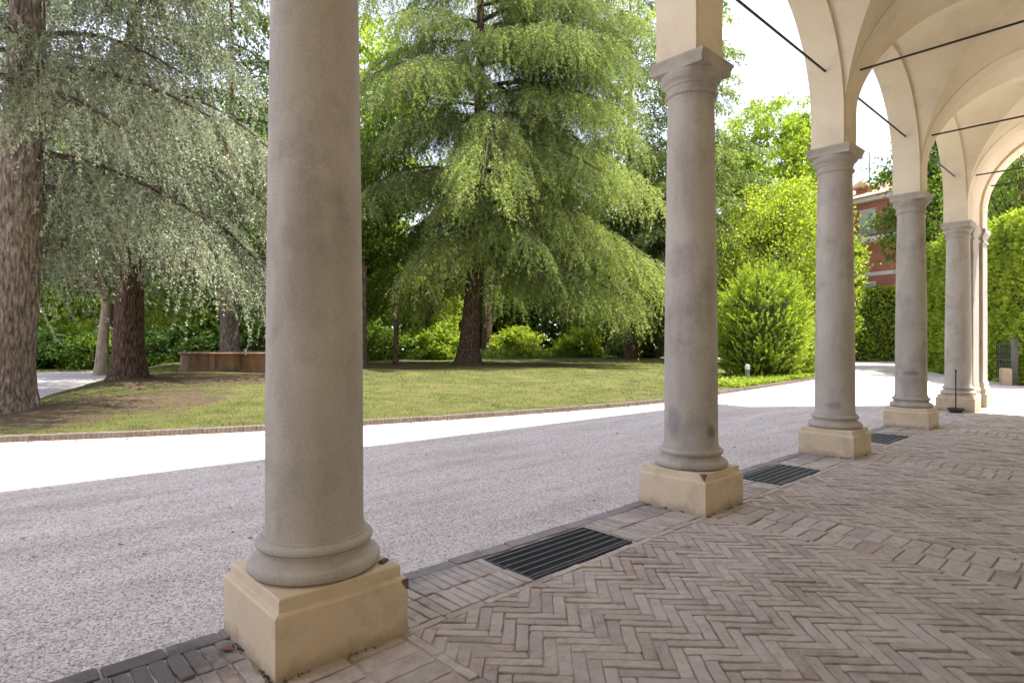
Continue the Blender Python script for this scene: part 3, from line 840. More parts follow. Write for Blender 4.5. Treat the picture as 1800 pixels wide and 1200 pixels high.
def cedar(name, label, pos, H, pts, rad, branch_list, mat, bark, seed, needle=(0.07, 0.03), dens=1.0, sec_gap=0.22, ter_gap=0.15, ter_len=0.38, hang=0.55, group=None, zvis=99., dead=0.05, flare=1.5, sd=0.5):
    """conifer with long drooping boughs: bough > side branches > hanging twigs > needle tufts"""
    rng = np.random.default_rng(seed)
    root = empty(name, pos); tag(root, label, 'tree', group)
    trunk_mesh(pts, rad, flare, 22, seed).build('trunk', bark, root, True)
    P_, D_, L_, T_ = [], [], [], []
    wood = MB()
    pz = np.array([p[2] for p in pts]); pxy = np.array([p[:2] for p in pts])
    for (az, z0, Lb, e0, droop) in branch_list:
        b0 = np.array([np.interp(z0, pz, pxy[:, 0]), np.interp(z0, pz, pxy[:, 1]), z0])
        hv = np.array([math.cos(az), math.sin(az), 0]); sv = np.array([-hv[1], hv[0], 0])
        bend = rng.normal(0, 0.12)
        def bough(t):
            t = np.asarray(t)[..., None]
            return b0 + Lb*(hv*t*math.cos(e0) + sv*bend*t*t + np.array([0, 0, 1])*(math.sin(e0)*t - droop*t*t))
        tw = np.linspace(0, 1, 8)
        wood.tube(bough(tw), [0.02 + 0.012*Lb*(1-q)**1.2 for q in tw], 5, False)
        vis = 1.0 if z0 < zvis else 0.3
        nsec = max(6, int(2*Lb*0.9/sec_gap*vis**0.5))
        ts = 0.10 + 0.90*(np.arange(nsec)+rng.random(nsec))/nsec
        side = np.where(np.arange(nsec) % 2 == 0, 1, -1)
        o2 = bough(ts); tang = unit(bough(np.minimum(ts+0.02, 1.02)) - bough(ts-0.02))
        fwd = rng.uniform(0.35, 0.9, nsec)[:, None]
        d2 = unit(tang*fwd + sv*side[:, None]*1.0 + rng.normal(0, 0.12, (nsec, 3)) + np.array([0, 0, 0.10]))
        l2 = Lb*0.36*np.clip(1.15 - ts, 0.12, 1)**0.8*np.clip(ts*3.2, 0.35, 1)*rng.uniform(0.65, 1.2, nsec) + 0.18
        for q in range(0, nsec, 2):
            mid = o2[q] + d2[q]*l2[q]*0.55 - np.array([0, 0, sd*0.3*l2[q]]); end = o2[q] + d2[q]*l2[q] - np.array([0, 0, sd*l2[q]])
            wood.tube([o2[q], mid, end], [0.012, 0.008, 0.004], 3, False)
        # twigs hanging from the side branches
        n3 = np.maximum(2, (l2/ter_gap*vis**0.5).astype(int)); ri = np.repeat(np.arange(nsec), n3); N3 = len(ri)
        u = rng.random(N3)**0.85
        o3 = o2[ri] + d2[ri]*(l2[ri]*u)[:, None] - np.array([0, 0, 1])*(sd*l2[ri]*u*u)[:, None]
        lat = np.cross(d2[ri], np.array([0, 0, 1.0]))
        d3 = unit(d2[ri]*0.45 + lat*rng.choice([-1, 1], N3)[:, None]*rng.uniform(0.2, 0.9, N3)[:, None] + rng.normal(0, 0.15, (N3, 3)) + np.array([0, 0, -0.12]))
        l3 = ter_len*rng.uniform(0.45, 1.35, N3)
        t3 = rng.normal(0.5, 0.17, N3) + 0.2*(ts[ri]-0.5) + rng.normal(0, 0.12); t3[rng.random(N3) < dead] = 0.0
        nn = np.maximum(3, (l3/0.05*dens*(0.5 if vis < 1 else 1)).astype(int)); rj = np.repeat(np.arange(N3), nn); N4 = len(rj)
        s = rng.random(N4)**0.75
        grav = np.array([0, 0, 1.0])*(hang*l3[rj]*s**1.6)[:, None]
        p4 = o3[rj] + d3[rj]*(l3[rj]*s)[:, None] - grav + rng.normal(0, 0.012, (N4, 3))
        tdir = unit(d3[rj] - np.array([0, 0, 1.0])*(1.6*hang*s**0.6)[:, None])
        rv = rng.normal(size=(N4, 3)); rv -= (rv*tdir).sum(1)[:, None]*tdir
        P_.append(p4); D_.append(tdir*0.75 + unit(rv)*0.8); L_.append(rng.uniform(0.7, 1.3, N4)*(1.0 if vis == 1 else 2.0))
        T_.append(np.where(t3[rj] <= 0, 0.0, np.clip(t3[rj] + rng.normal(0, 0.10, N4), 0.1, 1)))
    wood.build('boughs', M['twig'], root)
    P_, D_, L_, T_ = map(np.concatenate, (P_, D_, L_, T_))
    leaves('crown', P_, D_, L_*needle[0], L_*needle[1], T_, mat, root, rng, 'tri', 1.0)
    return root, len(P_)

def broadleaf(name, label, pos, trunk_h, trunk_r, lobes, mat, nleaf, leaf, seed, bark=None, group=None, cat='tree', cluster=0.6, lean=(0, 0), up=0.8, shell=0.72):
    """trunk with limbs and a crown of leaf clumps spread through several lobes (centre, radii)"""
    rng = np.random.default_rng(seed)
    root = empty(name, pos); tag(root, label, cat, group)
    top = max(l[0][2] for l in lobes)
    bark = bark or M['twig']
    trunk_mesh([(0, 0, -0.1), (lean[0]*0.5, lean[1]*0.5, trunk_h*0.5), (lean[0], lean[1], trunk_h), (lean[0]*1.2, lean[1]*1.2, top)], [trunk_r, trunk_r*0.85, trunk_r*0.7, trunk_r*0.12], 1.35, 12, seed).build('trunk', bark, root, True)
    vol = np.array([l[1][0]*l[1][1]*l[1][2] for l in lobes])**(2/3); vol = vol/vol.sum()
    P_, D_, T_ = [], [], []
    limbs = MB(); t0 = np.array([lean[0], lean[1], trunk_h])
    for (c, r), w in zip(lobes, vol):
        c = np.array(c, float); r = np.array(r, float)
        n = int(nleaf*w); nc = max(8, int(n/55))
        d = unit(rng.normal(size=(nc, 3))); rad = shell + (1-shell)*rng.random(nc)**0.7*1.15 - 0.35*(rng.random(nc) < 0.25)
        cc = c + d*r*rad[:, None]
        cc[:, 2] = np.maximum(cc[:, 2], 0.25)
        for q in range(0, nc, max(1, nc//9)):
            m1 = (t0*0.5 + cc[q]*0.5) + rng.normal(0, 0.25, 3)
            st = t0 + np.array([0, 0, 1])*min(1.0, max(-0.4*trunk_h, (cc[q][2]-trunk_h)*0.35))
            limbs.tube([st, m1, cc[q]], [trunk_r*0.32, trunk_r*0.18, 0.012], 5, False)
        ri = rng.integers(0, nc, n); cs = cluster*rng.uniform(0.55, 1.35, nc)
        off = rng.normal(size=(n, 3))*cs[ri][:, None]*np.array([0.62, 0.62, 0.40])
        p = cc[ri] + off
        p[:, 2] = np.maximum(p[:, 2], 0.03)
        outw = unit(p - c)
        P_.append(p); D_.append(outw*0.5 + rng.normal(size=(n, 3))*0.7 + np.array([0, 0, -0.15]))
        T_.append(np.clip(rng.normal(0.45, 0.16, nc)[ri] + rng.normal(0, 0.16, n), 0, 1))
    limbs.build('limbs', bark, root)
    P_, D_, T_ = map(np.concatenate, (P_, D_, T_))
    ls = leaf*rng.uniform(0.65, 1.3, len(P_))
    near = np.hypot(pos[0]-CAM[0], pos[1]-CAM[1]) < 38
    leaves('crown', P_, D_, ls*(1 if near else 1.25), ls*(0.62 if near else 0.85), T_, mat, root, rng, 'quad' if near else 'tri', up)
    return root

def gz(x, y): return float(max(lawn_z(x, y), GZ))
def cam_az(deg): return TH - math.pi/2 + math.radians(deg)   # 0 = towards image right, 90 = away from the camera

# ------------------------------------------------------------------ cedars
def boughs(rng, n, z0, z1, Lfun, e_lo, e_hi, droop):
    out = []
    for k in range(n):
        t = (k + rng.random())/n; z = z0 + (z1-z0)*t
        az = cam_az((k*137.5 + rng.uniform(-25, 25)) % 360)
        rel = math.degrees(az - cam_az(0)) % 360
        out.append((az, z, Lfun(z, rel)*rng.uniform(0.8, 1.12), math.radians(e_lo + (e_hi-e_lo)*t + rng.uniform(-6, 6)), droop*rng.uniform(0.75, 1.25)))
    return out
rr = random.Random(3)
x, y = TREES['c1']; z = gz(x, y)
bl = boughs(rr, 18, 5.4, 14.5, lambda z, rel: 4.4 - 0.10*(z-4), -2, 22, 0.34)
bl += [(cam_az(-40), 6.6, 3.4, 0.12, 0.45), (cam_az(10), 5.6, 3.2, -0.05, 0.30), (cam_az(-75), 7.8, 3.6, 0.2, 0.42), (cam_az(35), 4.9, 4.0, -0.03, 0.22), (cam_az(-15), 7.2, 4.2, 0.1, 0.36)]
bl += [(cam_az(-8 - 11*k), 9.6 + 0.45*k, 6.4 + 0.5*(k % 3), 0.18, 0.14) for k in range(7)]
cedar('cedar_tree', 'broad grey cedar trunk at the left edge with silvery drooping boughs', (x, y, z), 15,
      [(0, 0, -0.15), (0.02, 0.0, 1.0), (0.20, -0.16, 4.0), (0.33, -0.28, 7.6), (0.45, -0.3, 15)], [0.50, 0.46, 0.40, 0.34, 0.10], bl, M['needle_silver'], M['bark_grey'], 21,
      needle=(0.058, 0.032), dens=3.6, sec_gap=0.19, ter_gap=0.135, ter_len=0.48, hang=1.5, sd=0.7, group='silver cedars on the lawn', zvis=12.5, flare=1.35)
x, y = TREES['c2']; z = gz(x, y)
bl = boughs(rr, 30, 5.0, 17, lambda z, rel: (5.4 - 0.12*(z-5))*rr.choice((0.75, 1, 1.1)), 6, 30, 0.62)
bl += [(cam_az(-8), 6.2, 5.3, -0.05, 0.72), (cam_az(-35), 6.6, 5.0, 0.02, 0.66), (cam_az(-70), 6.2, 4.6, 0.0, 0.62), (cam_az(8), 5.4, 5.6, -0.02, 0.52), (cam_az(-105), 6.0, 4.4, 0.05, 0.60), (cam_az(-55), 8.0, 5.2, 0.1, 0.6), (cam_az(-20), 9.0, 5.4, 0.12, 0.55),
       (cam_az(-140), 6.2, 4.6, 0.0, 0.5), (cam_az(180), 5.8, 4.4, 0.0, 0.42), (cam_az(-85), 9.2, 4.8, 0.15, 0.55)]
cedar('cedar_tree', 'dark trunked cedar left of the stone basin with silvery weeping boughs', (x, y, z), 17,
      [(0, 0, -0.15), (-0.02, 0.0, 1.0), (0.02, 0.02, 4.5), (0.1, -0.05, 9), (0.15, -0.1, 17.5)], [0.47, 0.43, 0.36, 0.27, 0.06], bl, M['needle_silver'], M['bark_red'], 22,
      needle=(0.072, 0.040), dens=3.0, sec_gap=0.21, ter_gap=0.14, ter_len=0.66, hang=1.5, sd=0.7, group='silver cedars on the lawn', zvis=12.5, flare=1.4)
x, y = TREES['c5']; z = gz(x, y)
def L5(z, rel):
    right = 0.5 + 0.5*math.cos(math.radians(rel + 20))
    return (5.6 + 2.6*right)*(1.0 - 0.006*(z-4))*rr.choice((0.7, 0.9, 1.0, 1.05, 1.12))
bl = boughs(rr, 33, 5.0, 23, L5, 14, 34, 0.64)
bl += [(cam_az(-12), 5.0, 7.8, 0.14, 0.40), (cam_az(8), 5.8, 8.6, 0.14, 0.40), (cam_az(-35), 5.6, 6.4, 0.14, 0.44), (cam_az(-60), 7.0, 6.0, 0.2, 0.5), (cam_az(-100), 8.2, 5.0, 0.25, 0.5), (cam_az(-5), 7.2, 9.0, 0.16, 0.42),
       (cam_az(-150), 9.5, 6.0, 0.2, 0.5), (cam_az(-80), 11.5, 5.6, 0.3, 0.5), (cam_az(-40), 10.5, 7.0, 0.22, 0.5), (cam_az(-120), 13.5, 5.2, 0.3, 0.5), (cam_az(-20), 13.2, 7.6, 0.25, 0.48), (cam_az(-75), 15.5, 5.0, 0.3, 0.5), (cam_az(178), 4.4, 3.8, 0.0, 0.25), (cam_az(-170), 12, 6.2, 0.25, 0.5), (cam_az(-5), 16, 8.2, 0.4, 0.55), (cam_az(12), 18, 8.0, 0.4, 0.55), (cam_az(-22), 19.5, 7.6, 0.35, 0.55), (cam_az(2), 13.8, 8.8, 0.35, 0.55), (cam_az(24), 11.8, 8.8, 0.35, 0.55), (cam_az(-12), 10.6, 9.0, 0.35, 0.6), (cam_az(165), 16, 6.5, 0.4, 0.55), (cam_az(-160), 18.5, 6.5, 0.4, 0.55), (cam_az(-8), 17.2, 9.0, 0.45, 0.5), (cam_az(6), 20.5, 8.6, 0.3, 0.5), (cam_az(-30), 15.2, 8.4, 0.42, 0.55), (cam_az(18), 15.0, 9.4, 0.42, 0.52)]
cedar('cedar_tree', 'large spreading cedar in the middle of the lawn with yellow green tiers of foliage', (x, y, z), 22,
      [(0, 0, -0.15), (0.1, -0.05, 1.2), (0.42, -0.2, 5), (0.55, -0.3, 13), (0.6, -0.35, 23)], [0.60, 0.50, 0.42, 0.28, 0.05], bl, M['needle_green'], M['bark_red'], 23,
      needle=(0.135, 0.036), dens=1.4, sec_gap=0.20, ter_gap=0.115, ter_len=0.72, hang=1.5, zvis=19.0, flare=1.55, dead=0.07, sd=0.75)
x, y = 31.0, 16.1; z = gz(x, y)
bl = boughs(rr, 50, 3, 22, lambda z, rel: 5.0 - 0.13*(z-4), 0, 25, 0.42)
cedar('cedar_tree', 'grey green cedar half hidden behind the second column', (x, y, z), 22, [(0, 0, -0.2), (0, 0, 8), (0.1, 0, 23)], [0.4, 0.3, 0.04], bl, M['needle_green'], M['bark_red'], 24,
      needle=(0.20, 0.10), dens=0.45, sec_gap=0.25, ter_gap=0.13, ter_len=0.55, hang=0.9, zvis=21)
x, y = 31.9, 21.2; z = gz(x, y)
bl = boughs(rr, 44, 5, 25, lambda z, rel: 4.6 - 0.08*(z-4), 6, 28, 0.5)
cedar('cedar_tree', 'tall dark cedar behind the right side of the big cedar', (x, y, z), 25, [(0, 0, -0.2), (0, 0, 10), (0.1, 0, 26)], [0.38, 0.28, 0.04], bl, M['needle_dark'], M['bark_red'], 26,
      needle=(0.21, 0.10), dens=0.42, sec_gap=0.27, ter_gap=0.15, ter_len=0.6, hang=1.3, zvis=27)
x, y = 7.75, 25.6; z = gz(x, y)
bl = boughs(rr, 40, 4.5, 17, lambda z, rel: 5.0 - 0.12*(z-4), -6, 22, 0.42)
cedar('cedar_tree', 'dark cedar trunk standing behind the stone basin', (x, y, z), 17, [(0, 0, -0.2), (0.05, 0, 5), (0.1, 0, 18)], [0.42, 0.36, 0.05], bl, M['needle_dark'], M['bark_grey'], 25,
      needle=(0.16, 0.085), dens=0.5, sec_gap=0.23, ter_gap=0.12, ter_len=0.5, hang=1.0, zvis=15)

# ------------------------------------------------------------------ broadleaf trees, shrubs and hedges
def blob(rngs, c, r, n, s=0.55):
    """main lobe and smaller ones round it"""
    out = [(c, r)]
    for _ in range(n):
        d = np.array([rngs.gauss(0, 1), rngs.gauss(0, 1), rngs.gauss(0, 0.8)]); d /= np.linalg.norm(d)
        k = rngs.uniform(s*0.7, s*1.15)
        out.append((tuple(np.array(c) + d*np.array(r)*0.75), tuple(np.array(r)*k)))
    return out
rb = random.Random(8)
BT = [  # name, label, (x, y), trunk h, r, crown centre z, radii, material, leaves, leaf size
    ('maple_tree', 'lime green tree in full sun behind the round bush', (31.8, 11.0), 2.6, 0.22, 6.2, (3.4, 3.4, 3.7), 'leaf_lime', 38000, 0.16),
    ('linden_tree', 'tall green tree rising against the sky between second and third columns', (46.1, 18.6), 7, 0.35, 14.5, (3.6, 3.6, 6.0), 'leaf_bright', 17000, 0.24),
    ('linden_tree', 'slim tree top showing just left of the third column capital', (50.7, 17.1), 8, 0.3, 15.0, (2.2, 2.2, 5.2), 'leaf_bright', 9000, 0.24),
    ('linden_tree', 'leafy tree in front of the red house', (44.2, 12.2), 3.0, 0.18, 5.6, (1.3, 1.3, 4.2), 'leaf_bright', 9000, 0.17),
    ('lime_tree', 'leafy tree seen just right of the fourth column', (41.0, 5.0), 4, 0.28, 9.0, (3.2, 3.2, 6.2), 'leaf_mid', 20000, 0.19),
    ('lime_tree', 'large leafy tree rising above the clipped hedge at the far right', (35.2, 0.6), 3.5, 0.3, 8.6, (4.0, 4.0, 4.6), 'leaf_mid', 24000, 0.17),
    ('plane_tree', 'dark leafy tree left of the big cedar, beside the first column', (13.6, 24.5), 2.6, 0.22, 7.4, (3.0, 3.0, 5.2), 'leaf_mid', 22000, 0.19),
    ('plane_tree', 'bright tree crown high up right of the first column', (17.6, 33.0), 6, 0.35, 15.0, (4.4, 4.4, 9.0), 'leaf_bright', 22000, 0.25),
    ('acacia_tree', 'small tree with yellow green leaves left of the big cedar trunk', (22.2, 30.8), 1.6, 0.12, 4.4, (2.6, 2.6, 3.4), 'leaf_lime', 9000, 0.2),
    ('plane_tree', 'dark tree with thin trunk between the big cedar and the second column', (34.8, 21.0), 4, 0.18, 8.5, (3.6, 3.6, 6.0), 'leaf_dark', 15000, 0.24),
    ('plane_tree', 'tall dark tree behind the big cedar', (32.0, 36.0), 6, 0.4, 11.0, (7.0, 5.0, 8.0), 'leaf_mid', 20000, 0.3),
    ('plane_tree', 'tall leafy tree far back behind the lime shrubs', (41.0, 30.5), 6, 0.4, 10.5, (6.0, 5.0, 8.5), 'leaf_mid', 18000, 0.3),
    ('plane_tree', 'tall leafy tree far back above the stone basin', (16.5, 42.5), 5, 0.4, 9.5, (6.0, 5.0, 8.5), 'leaf_mid', 20000, 0.28),
    ('plane_tree', 'leafy tree far back between the two silver cedars', (6.2, 43.5), 4.5, 0.35, 8.5, (5.2, 4.5, 7.0), 'leaf_bright', 20000, 0.26),
    ('plane_tree', 'bright leafy tree at the back beside the left cedar trunk', (-1.5, 47.5), 4.5, 0.35, 7.5, (5.0, 4.5, 6.5), 'leaf_bright', 16000, 0.28),
    ('ash_tree', 'pale leaning trunk in sunlight with dark leaves behind the second cedar', (3.46, 29.4), 3.2, 0.26, 6.0, (3.2, 3.2, 2.9), 'leaf_dark', 15000, 0.19),
]
for (nm, lb, (x, y), th, tr, cz, rad, mt, nl, lf) in BT:
    bark = M['bark_pale'] if nm == 'ash_tree' else None
    broadleaf(nm, lb, (x, y, gz(x, y)), th, tr, blob(rb, (0, 0, cz), rad, 6), M[mt], nl, lf, rb.randrange(9999), bark, 'trees at the back of the garden', cluster=0.30*rad[0]**0.75,
              lean=(0.25, 0.1) if nm == 'ash_tree' else (0, 0))
# thin bare stems under the canopy
for x, y, r, h, lb in ((14.25, 22.1, 0.13, 4.5, 'thin dark tree stem just left of the big cedar trunk'), (11.64, 20.6, 0.20, 4.5, 'dark tree stem close beside the first column'), (28.5, 32.0, 0.42, 7, 'second dark trunk close behind the big cedar trunk')):
    o = trunk_mesh([(0, 0, -0.1), (0.05, 0, h*0.5), (0.15, 0.1, h)], [r, r*0.85, r*0.6], 1.4, 12, int(x*10)).build('tree_trunk', M['bark_red'], None, True, (x, y, gz(x, y)))
    tag(o, lb, 'tree', 'stems under the canopy')

def shrub(name, label, pos, rad, mat, n, leaf, seed, group=None, cat='shrub'):
    broadleaf(name, label, (*pos, gz(*pos)), rad[2]*0.5, 0.06, blob(random.Random(seed), (0, 0, rad[2]*0.75), rad, 7, 0.5), M[mat], n, leaf, seed, None, group, cat, cluster=0.30, shell=0.6)
shrub('laurel_shrub', 'lime green shrub in sun right behind the big cedar trunk', (28.8, 28.9), (2.0, 1.6, 1.15), 'leaf_lime', 8000, 0.16, 31, 'shrubs behind the lawn')
shrub('laurel_shrub', 'rounded lime shrub below the right boughs of the big cedar', (32.0, 25.8), (1.9, 1.5, 1.2), 'leaf_lime', 7000, 0.16, 32, 'shrubs behind the lawn')
shrub('laurel_shrub', 'dark low shrub near the second column behind the lawn', (35.0, 22.6), (2.4, 1.6, 1.0), 'leaf_mid', 7000, 0.16, 33, 'shrubs behind the lawn')
shrub('laurel_shrub', 'green shrub left of the big cedar at the back of the lawn', (21.4, 28.0), (1.8, 1.5, 1.3), 'leaf_bright', 6000, 0.16, 34, 'shrubs behind the lawn')
shrub('laurel_shrub', 'dark green shrub across the road behind the left cedar', (1.6, 37.5), (2.6, 1.8, 1.3), 'leaf_dark', 9000, 0.16, 35, 'shrubs behind the lawn')
shrub('laurel_shrub', 'dark shrub behind the left end of the stone basin', (8.6, 35.2), (2.8, 1.8, 1.2), 'leaf_dark', 9000, 0.16, 36, 'shrubs behind the lawn')
shrub('laurel_shrub', 'dark shrub behind the pale leaning trunk', (4.8, 35.8), (2.0, 1.6, 1.1), 'leaf_mid', 6000, 0.16, 37, 'shrubs behind the lawn')
shrub('laurel_shrub', 'dark shrub at the back between first column and big cedar', (17.0, 29.5), (2.6, 1.8, 1.3), 'leaf_mid', 8000, 0.16, 38, 'shrubs behind the lawn')

def dense_shape(name, label, inside, bounds, n, leaf, mat, seed, cat, spray=0.0, core=None, pos=(0, 0, 0), group=None):
    """clipped hedge or dense bush: leaves close to the skin of a solid shape; inside(p) < 1 within"""
    rng = np.random.default_rng(seed)
    root = empty(name, pos); tag(root, label, cat, group)
    lo, hi = np.array(bounds[0], float), np.array(bounds[1], float)
    P = np.zeros((0, 3))
    while len(P) < n:
        q = lo + (hi-lo)*rng.random((n*6, 3))
        wob = 0.10*np.sin(q[:, 0]*2.7 + q[:, 2]*2.1) + 0.08*np.sin(q[:, 1]*3.9 - q[:, 2]*3.1 + 1) + 0.05*np.sin(q[:, 0]*7.1+q[:, 1]*5.3+q[:, 2]*6.2)
        f = inside(q) + wob*0.6 + rng.normal(0, 0.035, len(q))
        keep = (f < 1) & (f > 0.80 - 0.25*rng.random(len(q))**3)
        P = np.concatenate([P, q[keep]])
    P = P[:n]
    e = 0.05
    gr_ = np.stack([inside(P + np.eye(3)[k]*e) - inside(P - np.eye(3)[k]*e) for k in range(3)], -1); nrm = unit(gr_)
    D = nrm*0.7 + rng.normal(size=P.shape)*0.55 + np.array([0, 0, spray])
    patch = 0.5 + 0.22*np.sin(P[:, 0]*3.1+P[:, 2]*2.3)*np.sin(P[:, 1]*2.9-P[:, 2]*3.7)
    tint = np.clip(patch + rng.normal(0, 0.2, len(P)), 0, 1)
    ls = leaf*rng.uniform(0.6, 1.35, len(P))
    leaves('leaves', P, D, ls, ls*(0.30 if spray > 0.6 else 0.6), tint, mat, root, rng, 'quad', 0.5)
    if core: core.build('solid_core', M['leaf_core'], root, True)
    return root
M['leaf_core'] = surface('dark_core', [(0.3, (0.02, 0.035, 0.01)), (0.7, (0.05, 0.075, 0.02))], 14, 0.95, 0.8, 30, spec=0.1)  # dark solid core added so hedges and bushes don't show through

# round hornbeam bush at the bend of the drive
def egg(cx, cy, rx, ry, h):
    def f(p):
        zz = np.clip(p[:, 2]/h, 0, 1.2)
        w = np.sqrt(np.clip(1 - np.clip((zz-0.38)/0.62, 0, 1.6)**2.4, 0.0004, 1))*(0.80 + 0.20*np.clip(zz/0.3, 0, 1))
        rad = np.hypot(p[:, 0]/rx, p[:, 1]/ry)
        return np.maximum(rad/np.maximum(w, 0.02), zz)
    return f
core = MB().lathe([(1.0, 0.05), (1.3, 0.8), (1.32, 1.8), (1.1, 2.8), (0.6, 3.6), (0.05, 3.9)], 20)
x, y = 22.4, 7.9
root = empty('hornbeam_bush', (x, y, gz(x, y))); tag(root, 'big rounded bright green bush at the bend of the drive', 'bush')
rng = np.random.default_rng(41)
eg = egg(0, 0, 1.7, 1.7, 4.35)
q = np.array([-2, -2, 0.1]) + np.array([4, 4, 4.6])*rng.random((60000, 3)); fq = eg(q) + 0.10*np.sin(q[:, 0]*3.1+q[:, 2]*2)*np.sin(q[:, 1]*2.7-q[:, 2]*2.6)
q = q[(fq < 0.97) & (fq > 0.70)][:1500]
nr = unit(np.stack([eg(q + np.eye(3)[k]*0.05) - eg(q - np.eye(3)[k]*0.05) for k in range(3)], -1))
sd_ = unit(nr*0.75 + np.array([0, 0, 0.75]) + rng.normal(0, 0.22, q.shape)); sl = rng.uniform(0.3, 0.75, len(q))
k_ = 24; ri = np.repeat(np.arange(len(q)), k_); u = np.tile(np.linspace(0.02, 1, k_), len(q))
P = q[ri] + sd_[ri]*(sl[ri]*u)[:, None] + np.array([0, 0, -0.12])*(sl[ri]*u*u)[:, None]
rv = rng.normal(size=P.shape)
leaves('leaves', P, sd_[ri]*0.8 + unit(rv)*0.75, rng.uniform(0.07, 0.13, len(P))*(1.15 - 0.5*u), rng.uniform(0.04, 0.065, len(P)), np.clip(rng.normal(0.45, 0.15, len(q))[ri] + 0.25*(u-0.4) + rng.normal(0, 0.1, len(P)), 0, 1), M['leaf_bright'], root, rng, 'quad', 0.8)
core.build('solid_core', M['leaf_core'], root, True)
core = MB().lathe([(0.7, 0.05), (0.9, 0.8), (0.8, 1.6), (0.3, 2.2)], 16)
dense_shape('laurel_bush', 'smaller green bush tucked beside the big rounded bush', egg(0, 0, 1.25, 1.25, 2.7), ((-1.4, -1.4, 0.05), (1.4, 1.4, 2.8)), 9000, 0.13, M['leaf_bright'], 42, 'bush', 0.2, core, (24.6, 7.75, 0.05))
# clipped hedges
def slab(hx, hy, h):
    def f(p):
        return np.maximum(np.maximum(np.abs(p[:, 0])/hx, np.abs(p[:, 1])/hy), np.abs(p[:, 2]-h/2)/(h/2))
    return f
def hedge(label, x, y, rz, hx, hy, h, n, leaf, mat, seed):
    core = MB().box(-hx*0.93, hx*0.93, -hy+0.22, hy-0.22, 0.05, h*0.95)
    sx = 1.0
    def f(p):   # skin of even thickness
        d = np.maximum(np.maximum(np.abs(p[:, 0])-hx, np.abs(p[:, 1])-hy), np.abs(p[:, 2]-h/2)-h/2)
        return 1 + d/1.1
    r = dense_shape('clipped_hedge', label, f, ((-hx-0.1, -hy-0.1, 0), (hx+0.1, hy+0.1, h+0.1)), n, leaf, mat, seed, 'hedge', 0.1, core, (x, y, GZ), 'hedges round the drive')
    r.rotation_euler = (0, 0, rz)
hedge('tall ivy covered hedge at the right edge beyond the pier', 27.6, 0.35, math.radians(28), 2.6, 0.8, 6.1, 30000, 0.17, M['leaf_bright'], 51)
hedge('tall dark hedge between the fourth and fifth columns', 33.8, 3.6, math.radians(24), 3.6, 0.8, 6.4, 24000, 0.18, M['leaf_bright'], 52)
hedge('low dark hedge closing the drive below the red house', 50.0, 13.0, math.radians(-50), 6.0, 0.8, 5.6, 20000, 0.24, M['leaf_bright'], 53)

# ivy ground cover round the bush
rng = np.random.default_rng(61)
n = 9000
ax = rng.uniform(16.5, 27.5, n); dy = np.abs(rng.normal(0, 0.9, n)) + 0.12
by = smooth_kerb(ax) + dy
P = np.stack([ax, by, lawn_z(ax, by) + rng.random(n)*0.16], -1)
tag(leaves('ground_cover', P, np.stack([rng.normal(size=n), rng.normal(size=n), rng.random(n)*0.8], -1), rng.uniform(0.06, 0.12, n), rng.uniform(0.04, 0.08, n), rng.normal(0.5, 0.2, n), M['leaf_bright'], None, rng, 'quad', 1.0),
    'low leafy ground cover along the kerb in front of the bush', None, None, 'stuff')
# dark undergrowth under the trees at the back
n = 26000
ax = rng.uniform(-6, 46, n); by = np.maximum(smooth_kerb(ax) + 14, 33.5 - 0.36*(ax-4)) + np.abs(rng.normal(0, 3.5, n)) + 1.0
ok = ~((ax < 4) & (by < 36))
P = np.stack([ax, by, lawn_z(ax, by) + rng.random(n)**1.5*0.55], -1)[ok]
tag(leaves('undergrowth', P, rng.normal(size=(len(P), 3)) + np.array([0, 0, 0.4]), rng.uniform(0.12, 0.24, len(P)), rng.uniform(0.07, 0.14, len(P)), rng.normal(0.4, 0.2, len(P)), M['leaf_mid'], None, rng, 'tri', 1.0),
    'dark low undergrowth below the trees at the back', None, None, 'stuff')
# far wood closing the view, one mass
n = 90000
Z = rng.uniform(58, 72, n); px = rng.uniform(-300, 1350, n)
pos = CAM + Z[:, None]*FWD + (Z*(px-900)/1056)[:, None]*RGT
cl = 5.5 + 2.6*np.sin(px*0.021) + 1.8*np.sin(px*0.047+1) + 1.5*np.sin(px*0.09+2)
hgt = rng.random(n)**0.8*(cl + 4.5)
P = np.stack([pos[:, 0], pos[:, 1], hgt], -1) + rng.normal(0, 0.4, (n, 3))
tag(leaves('far_wood', P, rng.normal(size=(n, 3)), rng.uniform(0.5, 0.9, n), rng.uniform(0.35, 0.65, n), np.clip(0.4 + 0.25*np.sin(px*0.05)*np.sin(hgt) + rng.normal(0, 0.15, n), 0, 1), M['leaf_mid'], None, rng, 'tri', 0.6),
    'far wood closing the garden behind the trees', None, None, 'stuff')

